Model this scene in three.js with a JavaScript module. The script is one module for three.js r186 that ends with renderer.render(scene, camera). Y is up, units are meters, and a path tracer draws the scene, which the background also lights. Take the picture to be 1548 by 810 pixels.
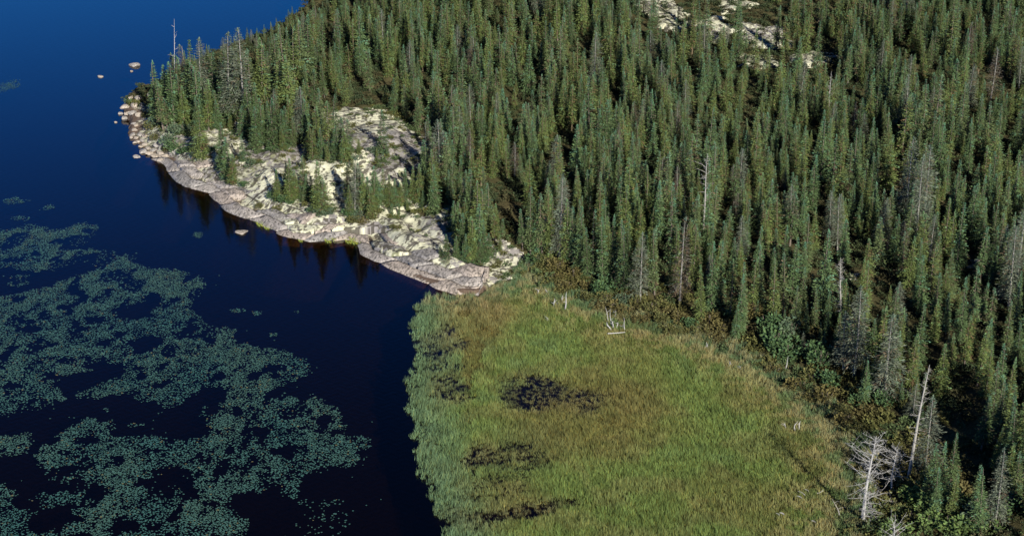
import * as THREE from 'three';
import { mergeGeometries, mergeVertices } from 'three/addons/utils/BufferGeometryUtils.js';

// ---------------------------------------------------------------- camera, sky, sun, exposure
const scene = new THREE.Scene();
const W = 1548, HH = 810, FOCAL = 2500, PITCH = 22.8 * Math.PI / 180, CAM_H = 60;
const camera = new THREE.PerspectiveCamera(2 * Math.atan(HH / 2 / FOCAL) * 180 / Math.PI, W / HH, 1, 6000);
camera.position.set(0, CAM_H, 0);
camera.rotation.x = -PITCH;
camera.updateMatrixWorld();

const SUN_EL = 25.5 * Math.PI / 180, SUN_AZ = 22 * Math.PI / 180;   // behind the camera, to the right
const sunDir = new THREE.Vector3(Math.sin(SUN_AZ) * Math.cos(SUN_EL), Math.sin(SUN_EL), Math.cos(SUN_AZ) * Math.cos(SUN_EL));
{
  // clear deep-blue sky: pale near the horizon, deepening towards the zenith
  const w = 256, h = 128, d = new Float32Array(w * h * 4);
  const stops = [[-90, 0.02, 0.05, 0.14], [-2, 0.10, 0.22, 0.50], [0, 0.12, 0.32, 0.70], [12, 0.018, 0.186, 0.63], [17, 0.010, 0.106, 0.44], [22, 0.007, 0.056, 0.25], [28, 0.007, 0.028, 0.105], [36, 0.007, 0.018, 0.055], [60, 0.007, 0.016, 0.048], [90, 0.007, 0.015, 0.045]];
  for (let j = 0; j < h; j++) {
    const el = ((j + 0.5) / h - 0.5) * 180;
    let k = 0; while (k < stops.length - 2 && el > stops[k + 1][0]) k++;
    const a = stops[k], b = stops[k + 1], t = Math.min(1, Math.max(0, (el - a[0]) / (b[0] - a[0])));
    for (let i = 0; i < w; i++) {
      const o = (j * w + i) * 4;
      for (let c = 0; c < 3; c++) d[o + c] = a[c + 1] + (b[c + 1] - a[c + 1]) * t;
      d[o + 3] = 1;
    }
  }
  const t = new THREE.DataTexture(d, w, h, THREE.RGBAFormat, THREE.FloatType);
  t.mapping = THREE.EquirectangularReflectionMapping; t.magFilter = THREE.LinearFilter; t.minFilter = THREE.LinearFilter;
  t.wrapS = THREE.RepeatWrapping; t.needsUpdate = true;
  scene.background = t; scene.environment = t;
}
const sun = new THREE.DirectionalLight(new THREE.Color(1, 0.94, 0.82), 5.0);
sun.position.copy(sunDir).multiplyScalar(300).add(new THREE.Vector3(15, 0, -170));
sun.target.position.set(15, 0, -170);
sun.castShadow = true;
Object.assign(sun.shadow.camera, { left: -130, right: 130, top: 130, bottom: -130, near: 10, far: 700 });
sun.shadow.mapSize.set(4096, 4096);
scene.add(sun, sun.target);
const renderer = new THREE.WebGLRenderer({ antialias: true });
renderer.toneMapping = THREE.LinearToneMapping;
renderer.toneMappingExposure = 1.65;
renderer.shadowMap.enabled = true;

// ---------------------------------------------------------------- helpers
function rngOf(seed) { let a = seed >>> 0; return () => { a = (a + 0x6D2B79F5) >>> 0; let t = Math.imul(a ^ (a >>> 15), 1 | a); t = (t + Math.imul(t ^ (t >>> 7), 61 | t)) ^ t; return ((t ^ (t >>> 14)) >>> 0) / 4294967296; }; }
const HASH = new Float32Array(65536); { const r = rngOf(77); for (let i = 0; i < 65536; i++) HASH[i] = r(); }
function vn(x, y) {
  const xi = Math.floor(x), yi = Math.floor(y), fx = x - xi, fy = y - yi;
  const u = fx * fx * (3 - 2 * fx), v = fy * fy * (3 - 2 * fy);
  const h = (i, j) => HASH[((i * 374761 + j * 668265) ^ (j * 1274 + i * 31)) & 65535];
  const a = h(xi, yi), b = h(xi + 1, yi), c = h(xi, yi + 1), d = h(xi + 1, yi + 1);
  return a + (b - a) * u + (c - a) * v + (a - b - c + d) * u * v;
}
function fbm(x, y, o = 4) { let s = 0, a = 0.5, n = 0; for (let i = 0; i < o; i++) { s += a * vn(x, y); n += a; a *= 0.5; x = x * 2.03 + 17.3; y = y * 2.01 + 9.7; } return s / n; }
const ss = (a, b, x) => { const t = Math.min(1, Math.max(0, (x - a) / (b - a))); return t * t * (3 - 2 * t); };
const lerp = (a, b, t) => a + (b - a) * t;
const sinP = Math.sin(PITCH), cosP = Math.cos(PITCH);
function ray(px, py) {           // direction of a photo pixel
  const u = (px - W / 2) / FOCAL, v = (py - HH / 2) / FOCAL;
  return [u, -(sinP + v * cosP), -(cosP - v * sinP)];
}
function ground(px, py, h = 0) { const d = ray(px, py), t = (CAM_H - h) / -d[1]; return [d[0] * t, d[2] * t]; }
function toPx(x, y, z) {
  const dy = y - CAM_H, Z = -z * cosP - dy * sinP, v = -dy * cosP + z * sinP;   // depth along the axis
  return [W / 2 + FOCAL * x / Z, HH / 2 + FOCAL * v / Z, Z];
}
const poly = (pts, h = 0) => pts.map(([a, b, e]) => ground(a, b, e ?? h));
function inside(p, x, z) { let c = false; for (let i = 0, j = p.length - 1; i < p.length; j = i++) if ((p[i][1] > z) !== (p[j][1] > z) && x < (p[j][0] - p[i][0]) * (z - p[i][1]) / (p[j][1] - p[i][1]) + p[i][0]) c = !c; return c; }
function segDist(p, x, z, closed = true) {
  let m = 1e9;
  for (let i = closed ? 0 : 1; i < p.length; i++) {
    const a = p[(i + p.length - 1) % p.length], b = p[i], ex = b[0] - a[0], ez = b[1] - a[1];
    const t = Math.min(1, Math.max(0, ((x - a[0]) * ex + (z - a[1]) * ez) / (ex * ex + ez * ez + 1e-9)));
    const dx = x - a[0] - t * ex, dz = z - a[1] - t * ez, q = dx * dx + dz * dz;
    if (q < m) m = q;
  }
  return Math.sqrt(m);
}
const sdist = (p, x, z) => (inside(p, x, z) ? 1 : -1) * segDist(p, x, z);
const counts = {};
function numbered(n) { const k = counts[n] = (counts[n] ?? -1) + 1; return k ? n + '_' + String(k).padStart(3, '0') : n; }
function tag(o, label, category, group) { o.userData.label = label; o.userData.category = category; if (group) o.userData.group = group; return o; }
function shadows(o) { o.castShadow = true; o.receiveShadow = true; return o; }
function mesh(name, g, m, parent) { const o = shadows(new THREE.Mesh(g, m)); o.name = name; if (parent) parent.add(o); return o; }
function rgbTex(w, h, f, srgb = false) {
  const d = new Uint8Array(w * h * 4);
  for (let j = 0; j < h; j++) for (let i = 0; i < w; i++) { const c = f(i, j), o = (j * w + i) * 4; d[o] = c[0]; d[o + 1] = c[1]; d[o + 2] = c[2]; d[o + 3] = 255; }
  const t = new THREE.DataTexture(d, w, h, THREE.RGBAFormat);
  t.magFilter = THREE.LinearFilter; t.minFilter = THREE.LinearMipmapLinearFilter; t.generateMipmaps = true;
  t.wrapS = t.wrapT = THREE.RepeatWrapping; if (srgb) t.colorSpace = THREE.SRGBColorSpace; t.needsUpdate = true; return t;
}
// geometry from plain arrays
function geo(pos, col, idx) {
  const g = new THREE.BufferGeometry();
  g.setAttribute('position', new THREE.Float32BufferAttribute(pos, 3));
  if (col) g.setAttribute('color', new THREE.Float32BufferAttribute(col, 3));
  if (idx) g.setIndex(idx);
  return g;
}

// ---------------------------------------------------------------- the plan of the place, traced from the shoreline
const FRONT = [[222, 143], [206, 146], [190, 158], [186, 172], [196, 184], [192, 203], [201, 222], [212, 236], [238, 244], [258, 264], [278, 281], [312, 290], [330, 306], [352, 322], [384, 334], [404, 344], [432, 360], [470, 364], [520, 362], [540, 366], [548, 384], [580, 400], [618, 418], [650, 430], [690, 444], [724, 446]];
const shoreLine = poly(FRONT);
const EDGE = [[748, 428], [790, 418], [830, 440], [872, 452], [905, 474], [965, 492], [1060, 517], [1120, 545], [1165, 566], [1215, 600], [1262, 642], [1300, 684], [1292, 740], [1274, 800], [1266, 860], [1280, 960]];
const bogEdge = poly(EDGE);
const BACK = [[1900, 1000], [2600, -260], [700, -320], [545, -170], [525, -70], [508, -5], [488, 38], [462, 74], [410, 104], [330, 122], [262, 136]];
const landP = [...shoreLine, ...bogEdge, ...poly(BACK)];
const marshP = poly([[648, 452], [636, 466], [628, 486], [626, 512], [637, 532], [634, 548], [622, 566], [617, 592], [622, 622], [632, 650], [636, 690], [642, 716], [655, 738], [664, 765], [672, 792], [686, 822], [700, 960], [1300, 960], [1340, 760], [1320, 684], [1262, 622], [1215, 580], [1165, 548], [1060, 500], [965, 474], [905, 455], [830, 420], [790, 405], [735, 436], [690, 450]]);
const rockP = poly([[225, 158], [172, 165], [180, 225], [205, 255], [300, 300], [400, 360], [530, 382], [620, 440], [735, 462], [762, 440], [812, 412], [800, 388], [776, 366], [745, 362], [716, 372], [700, 318], [688, 292], [640, 300], [636, 250], [634, 214], [606, 182], [560, 168], [492, 170], [470, 200], [400, 208], [360, 176], [322, 182], [288, 188], [250, 176]].map(([a, b], i) => [a, b, i > 0 && i < 10 ? 0.3 : i < 15 ? 1.2 : 3.3]), 0);
const outcrops = [poly([[945, -16], [990, -18], [1034, 10], [1050, 32], [1016, 34], [975, 12]], 7), poly([[1100, 24], [1190, 32], [1196, 52], [1140, 52]], 7), poly([[1120, 56], [1172, 58], [1184, 76], [1130, 72]], 7), poly([[1196, 58], [1262, 62], [1268, 76], [1210, 74]], 7), poly([[1036, 22], [1090, 20], [1124, 40], [1080, 44]], 7), poly([[1060, -20], [1110, -16], [1142, 8], [1100, 14]], 7), poly([[1352, 52], [1382, 54], [1384, 72], [1360, 70]], 3), poly([[1276, 410], [1296, 408], [1298, 417], [1278, 418]], 3), poly([[1334, 418], [1352, 417], [1352, 423], [1336, 424]], 3), poly([[1464, 394], [1486, 394], [1488, 404], [1468, 404]], 3)];
const pools = [[818, 594, 52, 26, 1], [870, 606, 55, 20, 0.55], [790, 580, 40, 18, 0.5], [728, 692, 24, 26, 0.85], [770, 690, 55, 34, 0.5], [772, 776, 85, 17, 1], [668, 520, 22, 30, 0.6], [682, 580, 26, 30, 0.6], [715, 790, 60, 20, 0.5], [760, 740, 60, 18, 0.3]].map(([x, y, rx, ry, k]) => { const c = ground(x, y), e = ground(x + rx, y), n = ground(x, y - ry); return [c[0], c[1], 1.25 * (e[0] - c[0]), 1.25 * (c[1] - n[1]), Math.min(1.1, k * 1.2)]; });
let rockMaterial;
const domeC = ground(556, 212, 3.5);
function poolAt(x, z) {
  let m = 0; const wx = x + 3 * (fbm(x * 0.3, z * 0.3, 3) - 0.5), wz = z + 5 * (fbm(x * 0.3 + 50, z * 0.3, 3) - 0.5);
  for (const [cx, cz, rx, rz, k] of pools) { const q = Math.hypot((wx - cx) / rx, (wz - cz) / rz); m = Math.max(m, k * (1 - ss(0.25, 1.25, q))); }
  return m;
}
const isRock = (x, z) => sdist(rockP, x, z) + 2.2 * (fbm(x * 0.35, z * 0.35, 3) - 0.5);
function outcropAt(x, z) { let m = -1e9; for (const p of outcrops) m = Math.max(m, sdist(p, x, z)); return m; }
function height(x, z) {
  const d = sdist(landP, x, z), n1 = fbm(x * 0.05 + 3, z * 0.05, 3) - 0.5, n2 = fbm(x * 0.22, z * 0.22 + 7, 3) - 0.5;
  if (d > 0) {
    const ds = segDist(shoreLine, x, z, false), db = segDist(bogEdge, x, z, false);
    const bog = 0.12 + 0.05 * db + 0.5 * (1 - Math.exp(-db / 12));
    const r = isRock(x, z), rk = ss(-3, 2, r);
    let rock = 0.16 + 0.30 * ss(0, 2.2, ds) + 0.6 * ss(1.6, 4.5, ds) + 2.4 * (1 - Math.exp(-Math.max(0, ds - 2) / 13));
    rock -= 0.42 * (1 - ss(1.6, 3.4, ds)) * ss(-46, -43, x);
    const q = Math.hypot((x - domeC[0]) / 9, (z - domeC[1]) / 10);
    rock += 1.3 * Math.exp(-q * q);
    const hum = ss(2, 6, ds) * (2.3 * n2 + 0.9 * (fbm(x * 0.6, z * 0.6, 2) - 0.5)) + ss(2.4, 4, ds) * 0.10 * (fbm(x * 1.9, z * 1.9, 2) - 0.5);
    rock += hum * rk;
    const w = ss(0, 14, db) * (1 - ss(10, 40, ds) * 0.5);
    const far = 3.2 * ss(-170, -235, z) + 2.0 * ss(20, 70, x) * ss(-120, -190, z);
    return Math.min(bog * (1 - w) + rock * w + far + 1.6 * n1 * ss(3, 15, Math.min(ds, db)), 9) * ss(0, 0.5, Math.min(d, 4) + 0.2) ;
  }
  let h = -0.22 - 1.1 * Math.min(4, -d) + 0.35 * n2 * ss(0, 2, -d);
  h = Math.min(h, -0.1);
  const m = sdist(marshP, x, z);
  if (m > -2) {
    const g = -0.32 + 0.40 * ss(-1, 4.5, m + 2.5 * (fbm(x * 0.4, z * 0.4, 2) - 0.5)) + 0.10 * n2 - 0.48 * poolAt(x, z);
    h = lerp(h, Math.max(h, g), ss(-2, 0, m));
  }
  return h;
}
function hit(px, py) {           // where a photo pixel meets the built ground
  const d = ray(px, py); let t0 = (CAM_H - 10) / -d[1], t1 = CAM_H / -d[1], prev = t0;
  for (let k = 0; k <= 40; k++) {
    const t = t0 + (t1 - t0) * k / 40;
    if (CAM_H + d[1] * t <= Math.max(0, height(d[0] * t, d[2] * t))) { let a = prev, b = t; for (let i = 0; i < 12; i++) { const m = (a + b) / 2; if (CAM_H + d[1] * m <= Math.max(0, height(d[0] * m, d[2] * m))) b = m; else a = m; } t1 = b; break; }
    prev = t;
  }
  const x = d[0] * t1, z = d[2] * t1; return [x, Math.max(0, height(x, z)), z];
}

// ---------------------------------------------------------------- land sheet: rock, forest floor, marsh ground and lake bed share one grid
function lines(spec) { const o = []; for (const [a, b, s] of spec) for (let v = a; v < b - 1e-6; v += s) o.push(v); o.push(spec[spec.length - 1][1]); return o; }
const gx = lines([[-900, -90, 45], [-90, -52, 2], [-52, 10, 0.32], [10, 110, 0.8], [110, 900, 40]]);
const gz = lines([[-1500, -330, 60], [-330, -226, 1.3], [-226, -136, 0.32], [-136, -84, 0.6], [-84, -20, 6]]);
const ROCK_X0 = -54, ROCK_X1 = 12, ROCK_Z0 = -226, ROCK_Z1 = -134;
{
  const nx = gx.length, nz = gz.length, P = new Float32Array(nx * nz * 3), U = new Float32Array(nx * nz * 2), C = new Float32Array(nx * nz * 3), cls = new Uint8Array(nx * nz);
  for (let j = 0; j < nz; j++) for (let i = 0; i < nx; i++) {
    const k = j * nx + i, x = gx[i], z = gz[j]; let y = height(x, z);
    const d = sdist(landP, x, z), m = sdist(marshP, x, z);
    let c = 3;
    if (d > -0.12 && isRock(x, z) > 0 && m < 0.6) c = 0;
    else if (d > 0 && outcropAt(x, z) + 1.6 * (fbm(x * 0.5, z * 0.5, 3) - 0.6) > 0) { c = 4; y += 0.7 * fbm(x * 0.5, z * 0.5, 3); }
    else if (d > 0) { c = 1; y += 0.25 * (fbm(x * 1.1, z * 1.1, 2) - 0.5) * ss(0, 2, d); }
    else if (m > -0.5) { c = 2; y += 0.05 * (vn(x * 3, z * 3) - 0.5); }
    cls[k] = c; P.set([x, y, z], k * 3);
    U.set(c === 0 || c === 4 ? [(x - ROCK_X0) / (ROCK_X1 - ROCK_X0), (z - ROCK_Z0) / (ROCK_Z1 - ROCK_Z0)] : [x / 6, z / 6], k * 2);
    const n = fbm(x * 0.25, z * 0.25, 3);
    C.set(c === 1 ? [lerp(0.090, 0.120, n), lerp(0.092, 0.098, n), lerp(0.040, 0.050, n)] : c === 2 ? [lerp(0.07, 0.095, n), lerp(0.066, 0.075, n), 0.030] : c === 3 ? [0.060, 0.046, 0.032] : [1, 1, 1], k * 3);
  }
  const idx = [[], [], [], [], []];
  for (let j = 0; j < nz - 1; j++) for (let i = 0; i < nx - 1; i++) {
    const a = j * nx + i, b = a + 1, c = a + nx, e = c + 1;
    const v = [cls[a], cls[b], cls[c], cls[e]];
    const k = v.includes(0) ? 0 : v.includes(4) ? 4 : v.includes(2) ? 2 : v.includes(1) ? 1 : 3;
    idx[k].push(a, c, b, b, c, e);
  }
  // shared normals
  const all = new THREE.BufferGeometry(); all.setAttribute('position', new THREE.BufferAttribute(P, 3)); all.setIndex([].concat(...idx.map(q => q)).length ? idx.reduce((s, q) => { for (const v of q) s.push(v); return s; }, []) : []);
  all.computeVertexNormals();
  const N = all.attributes.normal.array;
  const sub = (list, rockUv) => {
    const map = new Map(), p = [], n = [], u = [], c = [], ix = [];
    for (const v of list) {
      let q = map.get(v);
      if (q === undefined) { q = map.size; map.set(v, q); p.push(P[v * 3], P[v * 3 + 1], P[v * 3 + 2]); n.push(N[v * 3], N[v * 3 + 1], N[v * 3 + 2]); c.push(C[v * 3], C[v * 3 + 1], C[v * 3 + 2]); if (rockUv) u.push((P[v * 3] - ROCK_X0) / (ROCK_X1 - ROCK_X0), (P[v * 3 + 2] - ROCK_Z0) / (ROCK_Z1 - ROCK_Z0)); else u.push(P[v * 3] / 6, P[v * 3 + 2] / 6); }
      ix.push(q);
    }
    const g = geo(p, c, ix); g.setAttribute('normal', new THREE.Float32BufferAttribute(n, 3)); g.setAttribute('uv', new THREE.Float32BufferAttribute(u, 2)); return g;
  };
  // rock: pale reindeer lichen mats over grey-pink granite, with fissures and mossy specks
  const TW = 1448, TH = 2048, hgt = new Float32Array(TW * TH);
  const rockCol = rgbTex(TW, TH, (i, j) => {
    const x = ROCK_X0 + (i + 0.5) / TW * (ROCK_X1 - ROCK_X0), z = ROCK_Z0 + (j + 0.5) / TH * (ROCK_Z1 - ROCK_Z0);
    const big = fbm(x * 0.16, z * 0.16, 3), mid = fbm(x * 0.9, z * 0.9, 3), fine = fbm(x * 3.7, z * 3.7, 3), tiny = vn(x * 13, z * 13);
    // oblique joints in the granite
    const a = x * 0.83 - z * 0.55 + 1.6 * fbm(x * 0.3, z * 0.3 + 40, 2), b = x * 0.5 + z * 0.86 + 2 * fbm(x * 0.25 + 90, z * 0.25, 2);
    const j1 = Math.abs(((a * 0.55 % 1) + 1) % 1 - 0.5) / 0.55, j2 = Math.abs(((b * 0.33 % 1) + 1) % 1 - 0.5) / 0.33;
    const joint = Math.min(j1 + 0.5 * (vn(x * 0.7, z * 0.7) > 0.5), j2 + 0.6 * (vn(x * 0.5 + 9, z * 0.5) > 0.45));
    const lich = ss(0.52, 0.64, mid * 0.42 + fine * 0.32 + big * 0.58 - 0.07 + 0.1 * tiny);
    const gr = 0.13 + 0.20 * fine + 0.06 * tiny;
    let c = [gr * 1.04, gr * 0.97, gr * 0.93];
    const l = 0.40 + 0.26 * fine + 0.10 * (tiny - 0.5), lc = [l * 0.99, l * 0.985, l * lerp(0.64, 0.80, mid)];
    c = c.map((v, k) => lerp(v, lc[k], lich));
    const moss = ss(0.60, 0.66, fbm(x * 0.5 + 30, z * 0.5, 3)) * ss(0.45, 0.6, fine);
    c = c.map((v, k) => lerp(v, [0.10, 0.11, 0.035][k], moss * 0.8));
    const speck = ss(0.58, 0.66, fbm(x * 2.4 + 7, z * 2.4, 3));
    c = c.map((v, k) => lerp(v, [0.05, 0.042, 0.032][k], speck * 0.9));
    const sp2 = ss(0.57, 0.63, fbm(x * 4.6 + 70, z * 4.6, 2)) * ss(0.40, 0.60, fbm(x * 0.7 + 12, z * 0.7, 2));
    c = c.map((v, k) => lerp(v, [0.075, 0.068, 0.045][k], sp2 * 0.85));
    const cr = (1 - ss(0.02, 0.07 + 0.14 * fine, joint)) * ss(0.36, 0.50, fbm(x * 0.16 + 15, z * 0.16, 3));
    c = c.map((v, k) => lerp(v, [0.035, 0.028, 0.02][k], cr * 0.92));
    const sh = sdist2Shore(x, z);
    const bare = 1 - ss(0.9, 2.0, sh + 2.0 * (mid - 0.5));
    const bc = [0.10, 0.066, 0.045];
    c = c.map((v, k) => lerp(v, bc[k] * (0.6 + 0.8 * fine), bare));
    hgt[j * TW + i] = 0.5 * lich * (0.6 + 0.4 * fine) + 0.3 * fine + 0.15 * tiny - 0.5 * cr + 0.3;
    return c.map(v => 255 * Math.pow(Math.min(1, Math.max(0, v)), 1 / 2.2));
  }, true);
  const rockBump = rgbTex(TW, TH, (i, j) => { const v = 255 * Math.min(1, Math.max(0, hgt[j * TW + i])); return [v, v, v]; });
  const soil = rgbTex(256, 256, (i, j) => { const n = 0.35 + 0.6 * HASH[(j * 256 + i) & 65535] * vn(i * 0.11, j * 0.11) + 0.35 * vn(i * 0.3 + 3, j * 0.3); const v = 255 * Math.min(1, n); return [v, v, v]; });
  const rockMat = new THREE.MeshStandardMaterial({ map: rockCol, bumpMap: rockBump, bumpScale: 0.08, roughness: 0.92 });
  rockMaterial = rockMat;
  const rockG = shadows(new THREE.Mesh(sub(idx[0], true), rockMat)); rockG.name = 'rocky_shore';
  rockG.userData.kind = 'structure'; scene.add(rockG); scene.userData.rock = rockG;
  const farRock = shadows(new THREE.Mesh(sub(idx[4], true), rockMat)); farRock.name = 'inland_rock_ground'; farRock.userData.kind = 'structure'; scene.add(farRock);
  for (const [k, name] of [[1, 'forest_floor'], [2, 'marsh_ground'], [3, 'lake_bed']]) {
    const o = shadows(new THREE.Mesh(sub(idx[k], false), new THREE.MeshPhysicalMaterial({ vertexColors: true, map: soil, bumpMap: soil, bumpScale: 0.06, roughness: 1, specularIntensity: 0.15 })));
    o.name = name; o.userData.kind = 'structure'; scene.add(o);
  }
}
function sdist2Shore(x, z) { return segDist(shoreLine, x, z, false); }
{
  // tea-coloured, almost still lake
  const rip = rgbTex(512, 512, (i, j) => {
    const f = (u, v, o) => { const a = fbm(u, v, o); return a; };
    const s = 2 * Math.PI / 512, x = i * s, y = j * s;
    const v = 0.5 + 0.16 * Math.sin(5 * x + 2 * Math.sin(3 * y) + f(Math.cos(x) * 2 + 5, Math.cos(y) * 2 + 5, 2)) + 0.12 * Math.sin(9 * y + 2.2 * Math.sin(4 * x)) + 0.08 * Math.sin(17 * x + 13 * y + 2 * Math.sin(6 * x)) + 0.05 * Math.sin(29 * y - 11 * x);
    return [255 * v, 255 * v, 255 * v];
  });
  rip.repeat.set(500, 500);
  const g = new THREE.PlaneGeometry(3000, 3000); g.rotateX(-Math.PI / 2); g.translate(0, 0, -1000);
  const lake = new THREE.Mesh(g, new THREE.MeshPhysicalMaterial({ color: new THREE.Color(0.20, 0.13, 0.08), transmission: 1, thickness: 0, roughness: 0.06, ior: 1.33, bumpMap: rip, bumpScale: 0.004 }));
  lake.receiveShadow = true; lake.name = 'lake_water'; lake.userData.kind = 'structure'; scene.add(lake);
}

// ---------------------------------------------------------------- granite slabs along the waterline
const granite = rgbTex(512, 512, (i, j) => {
  const s = 2 * Math.PI / 512, u = Math.cos(i * s) * 2.2 + 9, v = Math.sin(i * s) * 2.2 + 4, a = fbm(u * 1.6 + j * 0.012, v * 1.6 + j * 0.02, 4), f = HASH[(i * 131 + j * 977) & 65535], m = fbm(i * 0.05, j * 0.05, 3);
  const dark = ss(0.52, 0.64, a), spot = ss(0.62, 0.70, fbm(i * 0.03 + 60, j * 0.03, 4));
  let q = 0.44 + 0.34 * (m - 0.5) + 0.10 * (f - 0.5); q = lerp(q, 0.19, dark * 0.8); q = lerp(q, 0.08, spot * 0.9);
  return [q * 1.03, q * 0.975, q * 0.94].map(t => 255 * Math.pow(Math.min(1, Math.max(0, t)), 1 / 2.2));
}, true);
const slabTints = [[0.72, 0.69, 0.66], [0.82, 0.74, 0.66], [0.58, 0.575, 0.57], [0.74, 0.67, 0.61]].map(c => new THREE.MeshStandardMaterial({ map: granite, bumpMap: granite, bumpScale: 0.05, color: new THREE.Color(...c), roughness: 0.82 }));
{
  const rng = rngOf(5), L = [0];
  for (let i = 1; i < shoreLine.length; i++) L.push(L[i - 1] + Math.hypot(shoreLine[i][0] - shoreLine[i - 1][0], shoreLine[i][1] - shoreLine[i - 1][1]));
  const at = s => {
    s = Math.min(L[L.length - 1] - 0.01, Math.max(0, s)); let i = 1; while (L[i] < s) i++;
    const f = (s - L[i - 1]) / (L[i] - L[i - 1]), a = shoreLine[i - 1], b = shoreLine[i];
    return [a[0] + (b[0] - a[0]) * f, a[1] + (b[1] - a[1]) * f];
  };
  const frame = s => { const a = at(s - 2.5), b = at(s + 2.5), p = at(s), l = Math.hypot(b[0] - a[0], b[1] - a[1]); const tx = (b[0] - a[0]) / l, tz = (b[1] - a[1]) / l; return { p, t: [tx, tz], n: [tz, -tx] }; };   // n points inland
  const start = L[8] - 2, end = L[L.length - 1] + 0.3;
  const rock = scene.getObjectByName('rocky_shore');
  const place = (s, t) => { const f = frame(s); return [f.p[0] + f.n[0] * t, f.p[1] + f.n[1] * t]; };
  for (let row = 0; row < 3; row++) {
    let s = start + row * 1.1;
    while (s < end - 0.6) {
      let w = 1.8 + 6.0 * rng() * rng() + (row === 0 ? 0.8 : 0); if (s > end - 11 && row < 2) w *= 1.5; if (s + w > end) w = end - s;
      const t0 = [-0.30, 1.12, 2.42][row] + 0.1 * (rng() - 0.5), t1 = [1.2, 2.5, 4.1][row] + 0.16 * (rng() - 0.5);
      const wide = vn(s * 0.22, 4.4) + (s > end - 16 ? 0.5 : 0);
      if (row === 2 && wide < 0.62 || row === 1 && wide < 0.42 || row === 1 && rng() < 0.15) { s += w * 0.7; continue; }
      const skew = 1.9, lift = 0.30 * rng(), tilt = 0.34 * (rng() - 0.5), gap = 0.03 + 0.05 * rng(), seed = rng() * 50;
      const nu = 12, nv = 7, pos = [], uv = [], ix = [];
      const top = (u, v) => {
        const ru = Math.min(u, 1 - u) * w, rv = Math.min(v, 1 - v) * (t1 - t0);
        const wob = 0.30 * (vn(seed + u * 4, v * 2.6) - 0.5) * 4 * u * (1 - u);
        const t = lerp(t0, t1, v) + wob * 0.8 + 0.22 * (vn(seed + 9 + u * 3.2, 3 + seed) - 0.5), ss0 = s + gap + (w - 2 * gap) * u + skew * (t - t0) * 0.55 + wob * 0.5;
        const p = place(ss0, t);
        const round = -0.07 * Math.exp(-ru / 0.06) - 0.08 * Math.exp(-rv / 0.06);
        const base = [-0.16 + 0.52 * (t + 0.3) / 1.4, 0.42 + 0.22 * (t - 1.2), 0.72 + 0.3 * (t - 2.5)][row];
        const y = base + lift + tilt * (u - 0.5) + round + 0.42 * (fbm(p[0] * 0.7 + seed, p[1] * 0.7, 4) - 0.5) + 0.06 * Math.sin(Math.PI * u) * Math.sin(Math.PI * v);
        return [p[0], y, p[1]];
      };
      const ring = [];
      for (let j = 0; j <= nv; j++) for (let i = 0; i <= nu; i++) {
        const u = i / nu, v = j / nv, q = top(u, v); pos.push(...q); uv.push(q[0] / 3.1 + seed, q[2] / 3.1);
      }
      const id = (i, j) => j * (nu + 1) + i;
      for (let j = 0; j < nv; j++) for (let i = 0; i < nu; i++) ix.push(id(i, j), id(i + 1, j), id(i, j + 1), id(i + 1, j), id(i + 1, j + 1), id(i, j + 1));
      for (let i = 0; i < nu; i++) ring.push(id(i, 0)); for (let j = 0; j < nv; j++) ring.push(id(nu, j)); for (let i = nu; i > 0; i--) ring.push(id(i, nv)); for (let j = nv; j > 0; j--) ring.push(id(0, j));
      const off = pos.length / 3;
      for (const r of ring) { pos.push(pos[r * 3], pos[r * 3 + 1] - 0.75, pos[r * 3 + 2]); uv.push(uv[r * 2] + 0.1, uv[r * 2 + 1] + 0.2); }
      for (let k = 0; k < ring.length; k++) { const a = ring[k], b = ring[(k + 1) % ring.length], c = off + k, e = off + (k + 1) % ring.length; ix.push(a, c, b, b, c, e); }
      // face upwards whichever way the shore runs
      const A = pos.slice(0, 3), B = pos.slice(3, 6), Cc = pos.slice((nu + 1) * 3, (nu + 1) * 3 + 3);
      if ((B[2] - A[2]) * (Cc[0] - A[0]) - (B[0] - A[0]) * (Cc[2] - A[2]) < 0) for (let k = 0; k < ix.length; k += 3) [ix[k + 1], ix[k + 2]] = [ix[k + 2], ix[k + 1]];
      const g = geo(pos, null, ix); g.setAttribute('uv', new THREE.Float32BufferAttribute(uv, 2)); g.computeVertexNormals();
      const crusted = rng() < [0, 0.12, 0.35][row];
      if (crusted) { const u2 = g.attributes.uv, p2 = g.attributes.position, sh = 6 + 10 * rng(); for (let k = 0; k < u2.count; k++) u2.setXY(k, (p2.getX(k) - ROCK_X0) / (ROCK_X1 - ROCK_X0), (p2.getZ(k) - sh - ROCK_Z0) / (ROCK_Z1 - ROCK_Z0)); }
      mesh('rock_slab', g, crusted ? rockMaterial : slabTints[Math.floor(rng() * 4)], rock);
      s += w;
    }
  }
}

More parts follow.
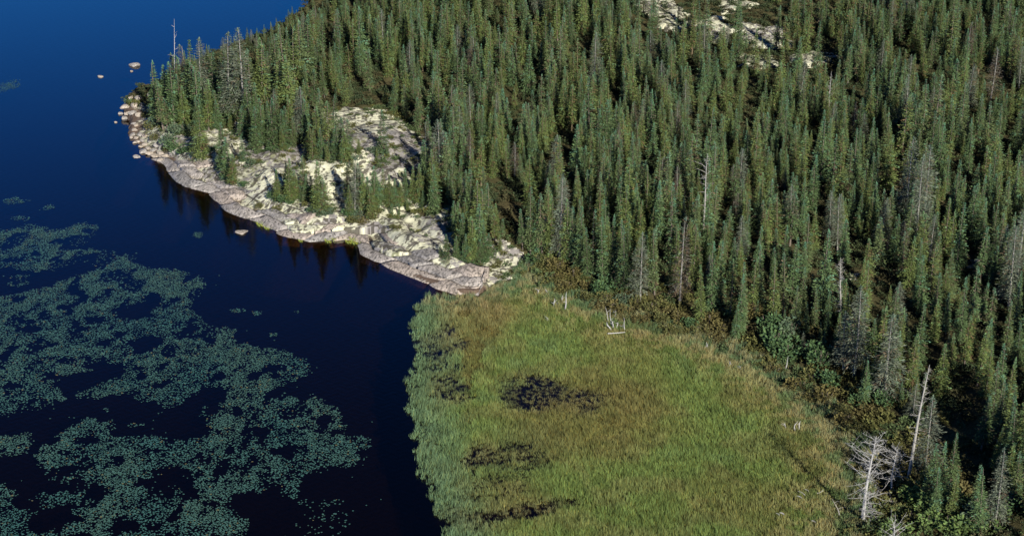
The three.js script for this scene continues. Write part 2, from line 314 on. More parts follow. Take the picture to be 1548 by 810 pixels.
// ---------------------------------------------------------------- boulders
const stoneMats = [[0.80, 0.74, 0.66], [0.70, 0.69, 0.67], [0.86, 0.78, 0.67]].map(c => new THREE.MeshStandardMaterial({ map: granite, bumpMap: granite, bumpScale: 0.03, color: new THREE.Color(...c), roughness: 0.85 }));
const stoneGeos = [0, 1, 2, 3, 4, 5].map(k => {
  const g0 = new THREE.IcosahedronGeometry(1, 4); g0.deleteAttribute('normal'); g0.deleteAttribute('uv'); const g = mergeVertices(g0, 1e-4), p = g.attributes.position, r = rngOf(900 + k);
  const cuts = []; for (let i = 0; i < 9; i++) { const a = r() * 6.28, b = r() * 2 - 1, q = Math.sqrt(1 - b * b); cuts.push([q * Math.cos(a), b, q * Math.sin(a), 0.50 + 0.28 * r()]); }
  const uv = [];
  for (let i = 0; i < p.count; i++) {
    let v = [p.getX(i), p.getY(i), p.getZ(i)];
    for (const [a, b, c, d] of cuts) { const e = v[0] * a + v[1] * b + v[2] * c - d; if (e > 0) v = [v[0] - a * e * 0.98, v[1] - b * e * 0.98, v[2] - c * e * 0.98]; }
    const n = 1 + 0.12 * (fbm(v[0] * 2 + 9 + k, v[1] * 2 + v[2] * 1.3 + 5, 3) - 0.5);
    p.setXYZ(i, v[0] * n, v[1] * n * 0.68, v[2] * n); uv.push(v[0] * 0.6 + v[1] * 0.4 + k, v[2] * 0.6);
  }
  g.setAttribute('uv', new THREE.Float32BufferAttribute(uv, 2)); g.computeVertexNormals(); return g;
});
function boulder(px, py, wpx, label, group, k, squash = 1) {
  const r = rngOf(Math.round(px * 31 + py * 7)), [x, y, z] = hit(px, py), Z = toPx(x, y, z)[2], rad = wpx / 2 / FOCAL * Z;
  const o = mesh(numbered('boulder'), stoneGeos[k % 6], stoneMats[k % 3]); scene.add(o);
  o.position.set(x, Math.max(y, 0) + rad * 0.16 * squash, z); o.rotation.y = r() * 6; o.scale.set(rad * 1.08, rad * squash, rad * (0.75 + 0.3 * r()));
  return tag(o, label, 'boulder', group);
}
boulder(202, 99, 19, 'largest pale boulder standing alone in open blue water off the point', null, 1, 0.7);
boulder(198, 108, 5, 'tiny stone just breaking the water beside the lone pale boulder', null, 2);
boulder(150, 116, 11, 'low flat rock barely awash in open water off the point', null, 3, 0.5);
boulder(366, 351, 22, 'flat cream rock in the water just off the slabs', null, 0, 0.35);
boulder(182, 172, 9, 'small tan stone in the water outside the tan block boulders', null, 4);
boulder(174, 185, 5, 'tiny stone in the water off the boulder heap', null, 5);
boulder(206, 237, 13, 'grey flat boulder at the waterline below the cobble bank', null, 1, 0.6);
{
  const spots = [[188, 163, 14], [199, 171, 12], [192, 172, 11], [208, 175, 13], [188, 179, 12], [204, 160, 15], [210, 150, 14], [216, 160, 12], [197, 148, 9], [226, 144, 12], [201, 187, 8], [206, 190, 8], [203, 197, 9], [200, 204, 9], [205, 209, 9], [197, 208, 7], [211, 204, 10], [208, 215, 8], [203, 216, 7], [214, 213, 10], [212, 222, 8], [219, 219, 9], [215, 230, 14], [224, 233, 12], [224, 225, 9], [231, 228, 11], [233, 237, 12], [241, 233, 11], [226, 214, 9], [219, 206, 10], [218, 196, 9], [236, 220, 10], [247, 238, 14], [242, 243, 10]];
  spots.forEach(([x, y, w], i) => boulder(x, y, w * 1.12, y < 182 ? 'tan angular boulder in the heap at the tip of the point' : 'rounded pale stone in the cobble bank along the point', y < 182 ? 'boulders heaped at the tip of the point' : 'stones of the cobble bank', i, 0.9));
}

// ---------------------------------------------------------------- spruces
const leafMat = c => new THREE.MeshPhysicalMaterial({ vertexColors: true, color: new THREE.Color(...c), roughness: 0.85, specularIntensity: 0.22, side: THREE.DoubleSide });
const barkMat = new THREE.MeshStandardMaterial({ color: new THREE.Color(0.13, 0.105, 0.085), roughness: 0.95 });
const paleBark = new THREE.MeshStandardMaterial({ color: new THREE.Color(0.22, 0.21, 0.19), roughness: 0.95 });
const deadMat = new THREE.MeshStandardMaterial({ color: new THREE.Color(0.27, 0.26, 0.24), roughness: 0.9 });
function trunkGeo(h, r0, r1, seg = 6, bend = 0, rows = 5, seed = 1) {
  const pos = [], ix = [], r = rngOf(seed), a0 = r() * 6.28;
  for (let j = 0; j <= rows; j++) { const t = j / rows, y = h * t, rr = lerp(r0, r1, Math.pow(t, 0.8)) * (j === 0 ? 1.25 : 1), ox = bend * Math.sin(t * 2.4) * Math.cos(a0), oz = bend * Math.sin(t * 2.4) * Math.sin(a0); for (let i = 0; i < seg; i++) { const a = i / seg * 6.2832; pos.push(ox + rr * Math.cos(a), y - (j === 0 ? 0.25 : 0), oz + rr * Math.sin(a)); } }
  for (let j = 0; j < rows; j++) for (let i = 0; i < seg; i++) { const a = j * seg + i, b = j * seg + (i + 1) % seg, c = a + seg, e = b + seg; ix.push(a, c, b, b, c, e); }
  const g = geo(pos, null, ix); g.computeVertexNormals(); return g;
}
// one needle spray: a small roof-shaped leaf from p along d
function spray(P, C, p, d, len, wid, col, r) {
  const up = Math.abs(d[1]) > 0.9 ? [1, 0, 0] : [0, 1, 0];
  let s = [d[1] * up[2] - d[2] * up[1], d[2] * up[0] - d[0] * up[2], d[0] * up[1] - d[1] * up[0]]; const l = Math.hypot(...s) || 1;
  const roll = (r() - 0.5) * 1.6, n = [s[1] * d[2] - s[2] * d[1], s[2] * d[0] - s[0] * d[2], s[0] * d[1] - s[1] * d[0]];
  s = s.map((v, k) => v / l * Math.cos(roll) + n[k] / l * Math.sin(roll));
  const m = 0.45 + 0.2 * r(), drop = -0.3 * wid;
  const L = p.map((v, k) => v + d[k] * len * m + s[k] * wid + (k === 1 ? drop : 0)), R = p.map((v, k) => v + d[k] * len * m - s[k] * wid + (k === 1 ? drop : 0)), T = p.map((v, k) => v + d[k] * len);
  P.push(...p, ...L, ...T, ...p, ...T, ...R); for (let i = 0; i < 6; i++) C.push(...col);
}
const H0 = 9;
function spruceCrown(seed, o) {
  const r = rngOf(seed), P = [], C = [];
  const lean = [0.25 * (r() - 0.5), 0.25 * (r() - 0.5)];
  const ph = r() * 6, gapA = r() * 6.28;
  let y = H0 * o.low;
  while (y < H0 * 0.985) {
    const t = y / H0, q = (t - o.low) / (1 - o.low);
    let R = o.R * Math.pow(1 - q, o.pow) * (0.72 + 0.28 * Math.min(1, q / 0.12));
    if (o.club && t > 0.80) R = Math.max(R, o.club * Math.pow(Math.sin(Math.PI * Math.min(1, (t - 0.80) / 0.2) * 0.82 + 0.45), 1) * 0.55);
    R *= 0.82 + 0.36 * vn(t * 9 + ph, seed);
    R = Math.max(R, 0.05);
    const nb = Math.round((o.nb ?? 6) * (0.7 + 0.5 * r()) * (R < 0.25 ? 0.6 : 1));
    const a0 = r() * 6.28;
    for (let b = 0; b < nb; b++) {
      const a = a0 + b / nb * 6.28 + 0.5 * (r() - 0.5), side = 0.86 + 0.22 * Math.cos(a - gapA);
      const Lb = R * side * (0.62 + 0.55 * r());
      if (r() < o.gap) continue;
      const droop = lerp(-0.62, 0.5, Math.pow(q, 1.4)) + 0.16 * (r() - 0.5);
      const dx = Math.cos(a), dz = Math.sin(a);
      const ns = Math.max(1, Math.round(Lb / o.step));
      const young = q > 0.74 + 0.2 * r() || r() < 0.10;
      const brown = r() < o.brown;
      const base = brown ? [0.115, 0.085, 0.055] : young ? o.young : o.old;
      const shadeB = 0.62 + 0.80 * r();
      for (let s = 0; s <= ns; s++) {
        const f = 0.22 + 0.78 * (s + 0.4 * r()) / (ns + 0.2), rr = Lb * f;
        const yy = y + droop * rr * (0.5 + 0.3 * f) + 0.10 * (r() - 0.5);
        const px = lean[0] * t + dx * rr, pz = lean[1] * t + dz * rr;
        const k = s === ns ? 1 : 2;
        for (let e = 0; e < k; e++) {
          const sa = a + (s === ns ? 0 : (e ? 1 : -1) * (0.5 + 0.6 * r())), el = droop * 0.6 + 0.7 * (r() - 0.35);
          const d = [Math.cos(sa) * Math.cos(el), Math.sin(el), Math.sin(sa) * Math.cos(el)];
          const sc = shadeB * (0.8 + 0.4 * r());
          spray(P, C, [px, yy, pz], d, o.len * (0.7 + 0.6 * r()) * Math.min(1, 0.35 + 1.1 * R), o.wid * (0.7 + 0.6 * r()), base.map(v => v * sc), r);
        }
      }
    }
    y += o.dy * (0.75 + 0.5 * r()) * (q > 0.8 ? 0.7 : 1);
  }
  for (let i = 0; i < 6; i++) { const d = [0.35 * (r() - 0.5), 1, 0.35 * (r() - 0.5)], l = Math.hypot(...d); spray(P, C, [lean[0] + 0.04 * (r() - 0.5), H0 * (0.93 + 0.05 * r()), lean[1]], d.map(v => v / l), 0.34, 0.06, o.young, r); }
  return geo(P, C);
}
const OLD = [0.095, 0.128, 0.053], YOUNG = [0.094, 0.166, 0.098];
const spec = { R: 1.14, pow: 1.02, low: 0.06, nb: 13, gap: 0.10, step: 0.21, len: 0.28, wid: 0.062, dy: 0.27, brown: 0.06, club: 0.18, old: OLD, young: YOUNG };
const spruceKinds = [
  { ...spec }, { ...spec, R: 0.92, pow: 0.85, club: 0.2 }, { ...spec, R: 1.2, pow: 1.0, low: 0.04, dy: 0.33, nb: 15 }, { ...spec, R: 0.84, pow: 0.78, low: 0.12, club: 0.3, gap: 0.16 }, { ...spec, R: 1.08, pow: 0.9, gap: 0.22, brown: 0.12, dy: 0.36 }, { ...spec, R: 1.38, pow: 1.1, low: 0.03, club: 0, dy: 0.31, nb: 16 }, { ...spec, R: 0.98, pow: 0.86, low: 0.2, gap: 0.24, brown: 0.14, club: 0.28 },
];
const spruceCrowns = spruceKinds.map((k, i) => spruceCrown(100 + i, k));
const spruceTrunks = spruceKinds.map((k, i) => trunkGeo(H0 * 0.97, 0.11, 0.015, 6, 0.06, 6, 40 + i));
const greySpec = { ...spec, R: 1.25, pow: 0.75, low: 0.16, nb: 8, gap: 0.18, step: 0.26, len: 0.36, wid: 0.034, dy: 0.15, brown: 0.10, club: 0, old: [0.122, 0.142, 0.102], young: [0.108, 0.150, 0.108] };
const greyKinds = [greySpec, { ...greySpec, R: 1.55, pow: 0.9, gap: 0.3 }, { ...greySpec, R: 1.1, brown: 0.5, gap: 0.3, wid: 0.028, old: [0.125, 0.120, 0.098] }];
const greyCrowns = greyKinds.map((k, i) => spruceCrown(200 + i, k));
const greyTrunks = greyKinds.map((k, i) => trunkGeo(H0 * 0.97, 0.12, 0.02, 6, 0.10, 6, 60 + i));
const tints = [[1, 1, 1], [0.76, 0.86, 0.84], [1.14, 1.12, 0.86], [0.90, 1.06, 1.06], [1.04, 1.0, 0.80]];
const tintWords = ['green', 'dark green', 'yellowish green', 'blue green', 'olive green'], shapeWords = ['even', 'narrow', 'broad-based', 'pencil-thin', 'ragged', 'wide conical', 'bare-stemmed'];
const crownMats = tints.map(leafMat), greyMat = leafMat([1, 1, 1]);

const rngT = rngOf(2024), trees = [];     // {x,y,z,h,kind,grey,tint,w,zone,label}
const SP = new Map(); const cell = (x, z) => Math.floor(x / 3) + ',' + Math.floor(z / 3);
function near(x, z, d) { const i = Math.floor(x / 3), j = Math.floor(z / 3); for (let a = -1; a <= 1; a++) for (let b = -1; b <= 1; b++) for (const t of SP.get((i + a) + ',' + (j + b)) || []) if ((t.x - x) ** 2 + (t.z - z) ** 2 < d * d) return true; return false; }
function addTree(t) { trees.push(t); const k = cell(t.x, t.z); if (!SP.has(k)) SP.set(k, []); SP.get(k).push(t); return t; }
function treeAt(px, tipY, baseY, zone, opt = {}) {
  if (zone === 'bog') { tipY = Math.max(tipY, baseY - (opt.grey === undefined ? 100 : 135)); opt = { ...opt, w: (opt.w ?? 1.15) * 0.85 }; }
  const [x, y, z] = hit(px, baseY);
  let lo = 0.5, hi = 16; for (let i = 0; i < 30; i++) { const m = (lo + hi) / 2; if (toPx(x, y + m, z)[1] > tipY) lo = m; else hi = m; }
  return addTree({ x, y, z, h: lo, kind: Math.floor(rngT() * 7), tint: Math.floor(rngT() * 5), w: 1.2 + 0.35 * rngT(), turn: rngT() * 6.28, zone, ...opt });
}
// trees that can be told apart on the rocky point and along the shore: [x, tip y, base y, options]
const P_ = 'point', S_ = 'shore', D_ = 'dome';
for (const [x, a, b, zone, o] of [
  [238, 92, 186, P_], [252, 96, 178, P_], [263, 94, 190, P_], [271, 86, 172, P_], [246, 120, 196, P_], [284, 66, 166, P_, { grey: 2 }], [293, 60, 178, P_], [305, 58, 168, P_, { grey: 0 }], [322, 78, 160, P_], [345, 50, 182, P_, { grey: 0 }], [338, 90, 178, P_], [368, 40, 182, P_, { grey: 1 }], [378, 74, 176, P_], [395, 58, 172, P_], [406, 62, 165, P_], [315, 120, 196, P_], [300, 100, 188, P_], [328, 150, 194, P_], [349, 124, 172, P_], [304, 160, 238, P_, { kind: 5, w: 1.45, tint: 2, lone: 'bushy bright green spruce standing alone on pale rock behind the cobble bank' }], [278, 110, 176, P_], [310, 108, 178, P_], [358, 100, 178, P_], [418, 50, 150, P_], [432, 36, 152, P_], [445, 40, 140, P_], [426, 74, 170, P_], [440, 80, 176, P_], [456, 30, 130, P_], [468, 22, 120, P_],
  [366, 158, 206, D_], [378, 120, 196, D_], [388, 160, 226, D_], [397, 148, 222, D_], [406, 188, 226, D_], [414, 150, 224, D_], [425, 164, 224, D_], [434, 160, 220, D_], [443, 178, 222, D_], [456, 130, 210, D_, { grey: 0 }], [462, 148, 212, D_], [472, 194, 242, D_], [487, 194, 240, D_], [480, 160, 232, D_], [496, 150, 226, D_], [488, 130, 210, D_], [508, 190, 240, D_], [516, 178, 240, D_], [527, 180, 238, D_], [522, 192, 242, D_], [510, 216, 242, D_], [577, 166, 234, D_, { lone: 'slender spruce standing alone on the crown of the pale rock dome' }], [586, 214, 238, D_], [570, 222, 236, D_],
  [336, 186, 262, S_, { kind: 3 }], [344, 206, 272, S_], [352, 232, 286, S_], [366, 206, 244, S_], [420, 256, 304, S_], [438, 240, 304, S_], [446, 256, 300, S_], [458, 236, 292, S_], [464, 262, 296, S_], [482, 244, 318, S_], [488, 268, 322, S_], [528, 246, 310, S_], [536, 240, 322, S_, { grey: 0 }], [545, 244, 318, S_], [552, 260, 322, S_], [560, 280, 330, S_], [567, 250, 310, S_], [580, 256, 306, S_], [588, 264, 312, S_], [596, 272, 310, S_], [612, 254, 306, S_], [606, 274, 312, S_], [624, 250, 304, S_], [634, 246, 304, S_], [642, 256, 300, S_], [530, 280, 326, S_],
  [655, 226, 300, S_], [664, 180, 286, S_, { grey: 0 }], [676, 196, 290, S_], [676, 354, 396, S_, { lone: 'small spruce standing alone between the slabs and the lichen slope' }], [666, 370, 392, S_], [690, 356, 394, S_], [704, 352, 396, S_], [714, 326, 396, S_], [722, 306, 390, S_], [732, 340, 394, S_], [740, 350, 388, S_], [726, 360, 398, S_], [748, 322, 366, S_], [760, 330, 358, S_], [752, 340, 362, S_], [700, 270, 344, S_], [710, 256, 350, S_], [720, 272, 356, S_], [698, 306, 372, S_], [738, 276, 348, S_], [730, 286, 352, S_], [694, 320, 380, S_],
]) treeAt(x, a, b, zone, o);
for (const t of trees.slice()) for (let k = 0; k < 2; k++) if (!t.lone && rngT() < 0.5) { const a = rngT() * 6.28, q = 0.8 + 0.9 * rngT(), x = t.x + q * Math.cos(a), z = t.z + q * Math.sin(a); if (sdist(landP, x, z) > 4) addTree({ x, y: height(x, z) - 0.1, z, h: t.h * (0.4 + 0.4 * rngT()), kind: Math.floor(rngT() * 7), tint: Math.floor(rngT() * 5), w: 1.2 + 0.3 * rngT(), turn: rngT() * 6.28, zone: t.zone }); }
// front row of the forest above the bog
for (const [x, a, b, o] of [[790, 314, 378], [802, 278, 384], [812, 300, 386], [820, 268, 388], [831, 262, 392], [845, 250, 394, { grey: 0 }], [857, 276, 400], [866, 310, 402], [876, 296, 410], [888, 344, 420], [896, 250, 418], [912, 320, 428], [926, 300, 424], [938, 246, 432], [944, 330, 440], [958, 370, 440], [968, 350, 455, { grey: 1 }], [984, 300, 440], [990, 330, 446], [1012, 392, 436], [1028, 300, 462, { grey: 2 }], [1022, 290, 440], [1048, 260, 440], [1060, 400, 486], [1076, 340, 468], [1084, 320, 462], [1104, 390, 480], [1112, 460, 512, { kind: 5, tint: 3, w: 1.3 }], [1124, 340, 496], [1120, 414, 504, { tint: 3 }], [1136, 390, 476], [1146, 356, 470], [1168, 366, 490], [1184, 360, 480], [1200, 430, 500], [1232, 436, 496], [1240, 488, 520], [1292, 390, 566, { grey: 0, w: 1.5 }], [1276, 470, 560, { grey: 1, w: 1.4 }], [1306, 544, 612, { kind: 5, tint: 3 }], [1338, 464, 606, { grey: 1, w: 1.5 }], [1352, 480, 600], [1364, 576, 612, { kind: 5, tint: 3 }], [1330, 440, 560], [1384, 430, 560], [1396, 120, 352, { grey: 0, w: 1.5 }], [1370, 180, 340, { grey: 1, w: 1.4 }], [1386, 210, 370, { grey: 0, w: 1.3 }], [1408, 628, 770, { kind: 2, w: 1.5, tint: 1 }], [1398, 600, 720, { grey: 1, w: 1.3 }], [1420, 660, 772], [1504, 680, 800, { grey: 1 }], [1480, 700, 806, { kind: 5 }], [1436, 656, 740], [1536, 280, 440, { grey: 1, w: 1.5 }], [1526, 340, 470, { grey: 0, w: 1.4 }], [1070, 280, 380], [1452, 420, 520], [1470, 400, 500], [1500, 540, 650], [1510, 500, 620], [1522, 530, 640], [1490, 520, 600], [1538, 600, 700]]) treeAt(x, a, b, 'bog', o);

// low clearings that stay in sight
const clearView = [[1000, 8, 40, 14], [1085, 16, 50, 14], [1150, 42, 42, 12], [1162, 68, 34, 10], [1228, 68, 40, 9], [1368, 62, 12, 8], [1284, 414, 14, 6], [1342, 420, 12, 5], [1476, 398, 10, 5], [1480, 650, 40, 45], [1440, 610, 30, 40], [1330, 640, 40, 34], [760, 330, 18, 44], [1240, 620, 50, 30]];
// pixel-shaped clearings: [x, y, half width, half height]
const voids = [[766, 318, 26, 52], [560, 215, 70, 40], [445, 250, 60, 24], [340, 225, 60, 45], [640, 350, 55, 48], [768, 388, 40, 28], [975, 160, 14, 14], [1345, 325, 20, 34], [1455, 640, 45, 50], [1330, 640, 36, 30], [1405, 690, 26, 40], [1200, 20, 60, 28], [1090, 22, 52, 22], [1010, 0, 36, 26]];
{
  let tries = 0;
  const big = [-62, 118, -308, -92];
  while (tries++ < 76000) {
    const x = lerp(big[0], big[1], rngT()), z = lerp(big[2], big[3], rngT());
    const d = sdist(landP, x, z); if (d < 1.2) continue;
    const y = height(x, z), p = toPx(x, y, z);
    if (p[0] < -60 || p[0] > 1780 || p[1] > 1060 || p[1] < -130) continue;
    if (p[1] > 800 && p[0] < 1500) continue;
    const db = segDist(bogEdge, x, z, false), r = isRock(x, z);
    if (r > -0.5) continue;
    if (db < 4.5) continue;
    let skip = false; for (const [cx, cy, rx, ry] of voids) if (((p[0] - cx) / rx) ** 2 + ((p[1] - cy) / ry) ** 2 < 1) { skip = true; break; }
    const oc = outcropAt(x, z); if (skip && rngT() < 0.93) continue; if (oc > -0.5 && rngT() < 0.86) continue;
    const den = fbm(x * 0.11 + 20, z * 0.11, 3), gap = fbm(x * 0.34 + 70, z * 0.10 + 5, 2);
    if (gap < 0.39 && rngT() < 0.90) continue;
    if (near(x, z, lerp(1.9, 0.95, ss(0.36, 0.60, den)) * (0.75 + 0.5 * rngT()))) continue;
    const age = rngT(), hN = fbm(x * 0.09 + 200, z * 0.09, 2);
    let h = lerp(2.6, 6.8, 0.45 * hN + 0.55 * rngT()); if (age < 0.22) h *= 0.5; if (age > 0.92) h *= 1.3;
    if (db < 9) h *= lerp(0.5, 1, ss(4, 9, db));
    const tp = toPx(x, y + h, z); let cover = false;
    for (const [cx, cy, rx, ry] of clearView) if (Math.abs(tp[0] - cx) < rx + 6 && tp[1] < cy + ry && p[1] > cy - ry) cover = true;
    if (cover && rngT() < 0.86) continue;
    if (p[0] < 262) continue;
    if (p[0] < 500) { const sky = p[0] < 300 ? 74 : p[0] < 400 ? 62 : lerp(56, -6, (p[0] - 400) / 90); while (h > 2 && toPx(x, y + h, z)[1] < sky + 14 * rngT()) h *= 0.95; }
    const grey = rngT() < 0.06 ? Math.floor(rngT() * 3) : undefined;
    addTree({ x, y: y - 0.1, z, h, kind: Math.floor(rngT() * 7), tint: Math.floor(rngT() * 5), w: 0.92 + 0.36 * rngT(), turn: rngT() * 6.28, grey, zone: p[1] < 110 && p[0] > 900 ? 'outcrop' : 'forest' });
  }
}
const where = { point: 'on the rocky point by open water', dome: 'in the clump between the pale rock clearings', shore: 'among the lichen slopes above the shore slabs', bog: 'in the front row above the bog', forest: 'deep in the dense forest', outcrop: 'beside the inland rock clearing' };
const landmarks = [['near the pale dead tree with a crooked top', 1062, 340], ['around the grey dead spruce below the inland clearing', 1252, 185], ['behind the twiggy grey dead spruce', 1270, 440], ['by the deep shadow beside the pale rock dome', 690, 200], ['around the tall wispy grey spruces', 1390, 330], ['behind the front row above the bleached stumps', 880, 360], ['behind the leaning dead pole tree', 1430, 640], ['by the small pale rock patches in the forest', 1400, 440], ['on the wooded slope below the inland rock clearing', 1100, 150], ['on the wooded back shore by open water', 560, 100], ['behind the brown shrubs of the bog edge', 1150, 430], ['around the mossy gap in the forest', 975, 200]].map(([w, a, b]) => [w, ...hit(a, b)]);
const landmark = t => landmarks.reduce((m, l) => { const d = Math.hypot(l[1] - t.x, l[3] - t.z); return d < m[0] ? [d, l[0]] : m; }, [1e9, ''])[1];
const bogMarks = [['beside the pale rock at the corner of the bog', 800, 405], ['near the first bleached stumps', 850, 445], ['near the tangled dead sticks', 930, 480], ['near the thin stubs in the tan fringe', 1080, 510], ['at the widest bushy part of the bog edge', 1200, 540], ['where the bog edge falls into deep shade', 1280, 620], ['near the bristling dead conifer', 1320, 760], ['near the leaning dead pole tree', 1395, 690], ['in the shaded corner past the leaning dead pole', 1500, 740], ['in the stand of tall wispy grey spruces', 1390, 330], ['in the tall trees below the small forest rock patches', 1330, 440]].map(([w, a, b]) => [w, ...hit(a, b)]);
const bogMark = (x, z) => bogMarks.reduce((m, l) => { const d = Math.hypot(l[1] - x, l[3] - z); return d < m[0] ? [d, l[0]] : m; }, [1e9, ''])[1];
const groups = { point: 'trees on the rocky point', dome: 'trees around the rock dome', shore: 'trees on the lichen slopes', bog: 'trees lining the bog', forest: 'trees of the dense forest', outcrop: 'trees by the inland clearing' };
{
  for (const t of trees) { const p = toPx(t.x, t.y + t.h * 0.6, t.z); t.in = p[0] > 5 && p[0] < 1543 && p[1] > 0 && p[1] < 805; t.score = t.in ? t.h / p[2] * (t.zone === 'forest' || t.zone === 'outcrop' ? 1 : 2.2) : 0; }
  const order = trees.filter(t => t.in).sort((a, b) => b.score - a.score);
  const picked = new Set(), n = { s: 0, g: 0 };
  for (const t of order) { const g = t.grey !== undefined; if (g ? n.g < 90 : n.s < 296) { picked.add(t); n[g ? 'g' : 's']++; } }
  const rest = [];
  for (const t of trees) {
    const sc = t.h / H0, sw = sc * t.w / Math.pow(Math.max(0.5, sc), 0.35);
    if (!picked.has(t)) { rest.push([t, sc, sw]); continue; }
    const g = t.grey !== undefined, o = new THREE.Group(); o.name = numbered(g ? 'lichen_hung_spruce' : 'spruce_tree');
    o.position.set(t.x, t.y, t.z); o.rotation.set(0.05 * Math.sin(t.turn * 7), t.turn, 0.05 * Math.cos(t.turn * 11)); o.scale.set(sw, sc, sw); scene.add(o);
    mesh('trunk', g ? greyTrunks[t.grey] : spruceTrunks[t.kind], g ? paleBark : barkMat, o);
    mesh('crown', g ? greyCrowns[t.grey] : spruceCrowns[t.kind], g ? greyMat : crownMats[t.tint], o);
    const w = t.zone === 'forest' ? landmark(t) : t.zone === 'bog' ? bogMark(t.x, t.z) : where[t.zone], size = t.h < 4.2 ? 'short' : t.h > 9.5 ? 'tall' : 'slim';
    tag(o, t.lone || (g ? `${size} wispy grey ${t.grey === 2 ? 'half-bare ' : ''}spruce ${w}` : `${size} ${shapeWords[t.kind]} ${tintWords[t.tint]} spruce ${w}`), 'spruce tree', t.lone ? undefined : groups[t.zone]);
  }
  const mass = new THREE.Group(); mass.name = 'forest_mass'; mass.userData = { kind: 'stuff', label: 'dense dark mass of further spruces filling the forest', category: 'forest' }; scene.add(mass);
  const both = (cr, tr, c) => { const t = tr.toNonIndexed(); t.deleteAttribute('normal'); const n = t.attributes.position.count, a = new Float32Array(n * 3); for (let i = 0; i < n; i++) a.set(c, i * 3); t.setAttribute('color', new THREE.BufferAttribute(a, 3)); return mergeGeometries([cr, t]); };
  const sets = new Map();
  for (const q of rest) { const k = q[0].grey !== undefined ? 'g' + q[0].grey : 's' + q[0].kind; if (!sets.has(k)) sets.set(k, []); sets.get(k).push(q); }
  const white = leafMat([1, 1, 1]), M = new THREE.Matrix4(), Q = new THREE.Quaternion(), Y = new THREE.Vector3(0, 1, 0), col = new THREE.Color();
  for (const [k, list] of sets) {
    const i = +k[1], g = k[0] === 'g', im = new THREE.InstancedMesh(g ? both(greyCrowns[i], greyTrunks[i], [0.22, 0.21, 0.19]) : both(spruceCrowns[i], spruceTrunks[i], [0.13, 0.105, 0.085]), white, list.length);
    list.forEach(([t, sc, sw], n) => { M.compose(new THREE.Vector3(t.x, t.y, t.z), Q.setFromEuler(new THREE.Euler(0.05 * Math.sin(t.turn * 7), t.turn, 0.05 * Math.cos(t.turn * 11))), new THREE.Vector3(sw, sc, sw)); im.setMatrixAt(n, M); im.setColorAt(n, col.setRGB(...(g ? [1, 1, 1] : tints[t.tint]))); });
    im.name = g ? 'lichen_hung_spruces' : 'spruces'; im.userData.kind = 'stuff'; shadows(im); mass.add(im);
  }
  console.log('trees', trees.length, 'picked', picked.size, n.s, n.g);
}

// ---------------------------------------------------------------- dead trees and stumps
function tubeInto(P, a, b, r0, r1, seg = 4) {
  const d = new THREE.Vector3().subVectors(b, a).normalize(), s = new THREE.Vector3(0.31, 0.2, 0.93).cross(d).normalize(), t = new THREE.Vector3().crossVectors(d, s);
  const pt = (c, r, k) => { const q = k / seg * 6.2832; return [c.x + r * (s.x * Math.cos(q) + t.x * Math.sin(q)), c.y + r * (s.y * Math.cos(q) + t.y * Math.sin(q)), c.z + r * (s.z * Math.cos(q) + t.z * Math.sin(q))]; };
  for (let k = 0; k < seg; k++) { const A = pt(a, r0, k), B = pt(a, r0, k + 1), C = pt(b, r1, k), D = pt(b, r1, k + 1); P.push(...A, ...B, ...C, ...B, ...D, ...C); }
}
function snag(px, tipPx, tipY, baseY, o, label) {
  const [x, y, z] = hit(px, baseY), r = rngOf(Math.round(px * 13 + tipY));
  let lo = 0.3, hi = 18; for (let i = 0; i < 30; i++) { const m = (lo + hi) / 2; if (toPx(x, y + m, z)[1] > tipY) lo = m; else hi = m; }
  const h = lo, tp = toPx(x, y + h, z), dx = (tipPx - tp[0]) / FOCAL * tp[2];
  const G = new THREE.Group(); G.name = numbered('dead_tree'); G.position.set(x, y, z); scene.add(G);
  const at = t => new THREE.Vector3(dx * t + 0.10 * Math.sin(t * 5 + px) * (1 - t), h * t - (t === 0 ? 0.3 : 0), 0.15 * Math.sin(t * 3.3 + px));
  const T = []; const n = 8;
  for (let i = 0; i < n; i++) tubeInto(T, at(i / n), at((i + 1) / n), lerp(o.r, o.r * 0.12, i / n), lerp(o.r, o.r * 0.12, (i + 1) / n), 7);
  mesh('trunk', geo(T), o.mat || deadMat, G);
  for (let i = 0; i < o.n; i++) {
    const t = lerp(o.t0 ?? 0.12, 0.97, Math.pow(i / o.n, o.even ?? 0.9)), a = r() * 6.28, L = o.L * (0.35 + 0.8 * r()) * (t > 0.85 ? 0.5 : 1) * (o.taper ? 1 - 0.75 * t : 1);
    const B = []; let p = at(t), el = lerp(-0.25, 0.5, t) + 0.5 * (r() - 0.5), aa = a; const steps = 3;
    for (let s = 0; s < steps; s++) {
      const q = new THREE.Vector3(p.x + Math.cos(aa) * Math.cos(el) * L / steps, p.y + Math.sin(el) * L / steps, p.z + Math.sin(aa) * Math.cos(el) * L / steps);
      tubeInto(B, p, q, o.b * (1 - s * 0.28), o.b * (0.72 - s * 0.28) + 0.003, 4);
      if (o.twig) for (let k = 0; k < o.twig; k++) { const f = r(), w = new THREE.Vector3().lerpVectors(p, q, f), v = w.clone().add(new THREE.Vector3((r() - 0.5), 0.6 * (r() - 0.4), (r() - 0.5)).multiplyScalar(0.8 * o.L * 0.5)); tubeInto(B, w, v, o.b * 0.5, 0.004, 3); }
      p = q; aa += 0.5 * (r() - 0.5); el += 0.5 * (r() - 0.45);
    }
    mesh('branch', geo(B), o.mat || deadMat, G);
  }
  return tag(G, label, 'dead tree');
}
const silver = new THREE.MeshStandardMaterial({ color: new THREE.Color(0.33, 0.325, 0.315), roughness: 0.88 });
snag(1303, 1326, 660, 790, { r: 0.14, n: 80, L: 1.9, b: 0.017, twig: 3, mat: silver, t0: 0.06 }, 'silvery dead conifer bristling with long bare branches at the bog edge');
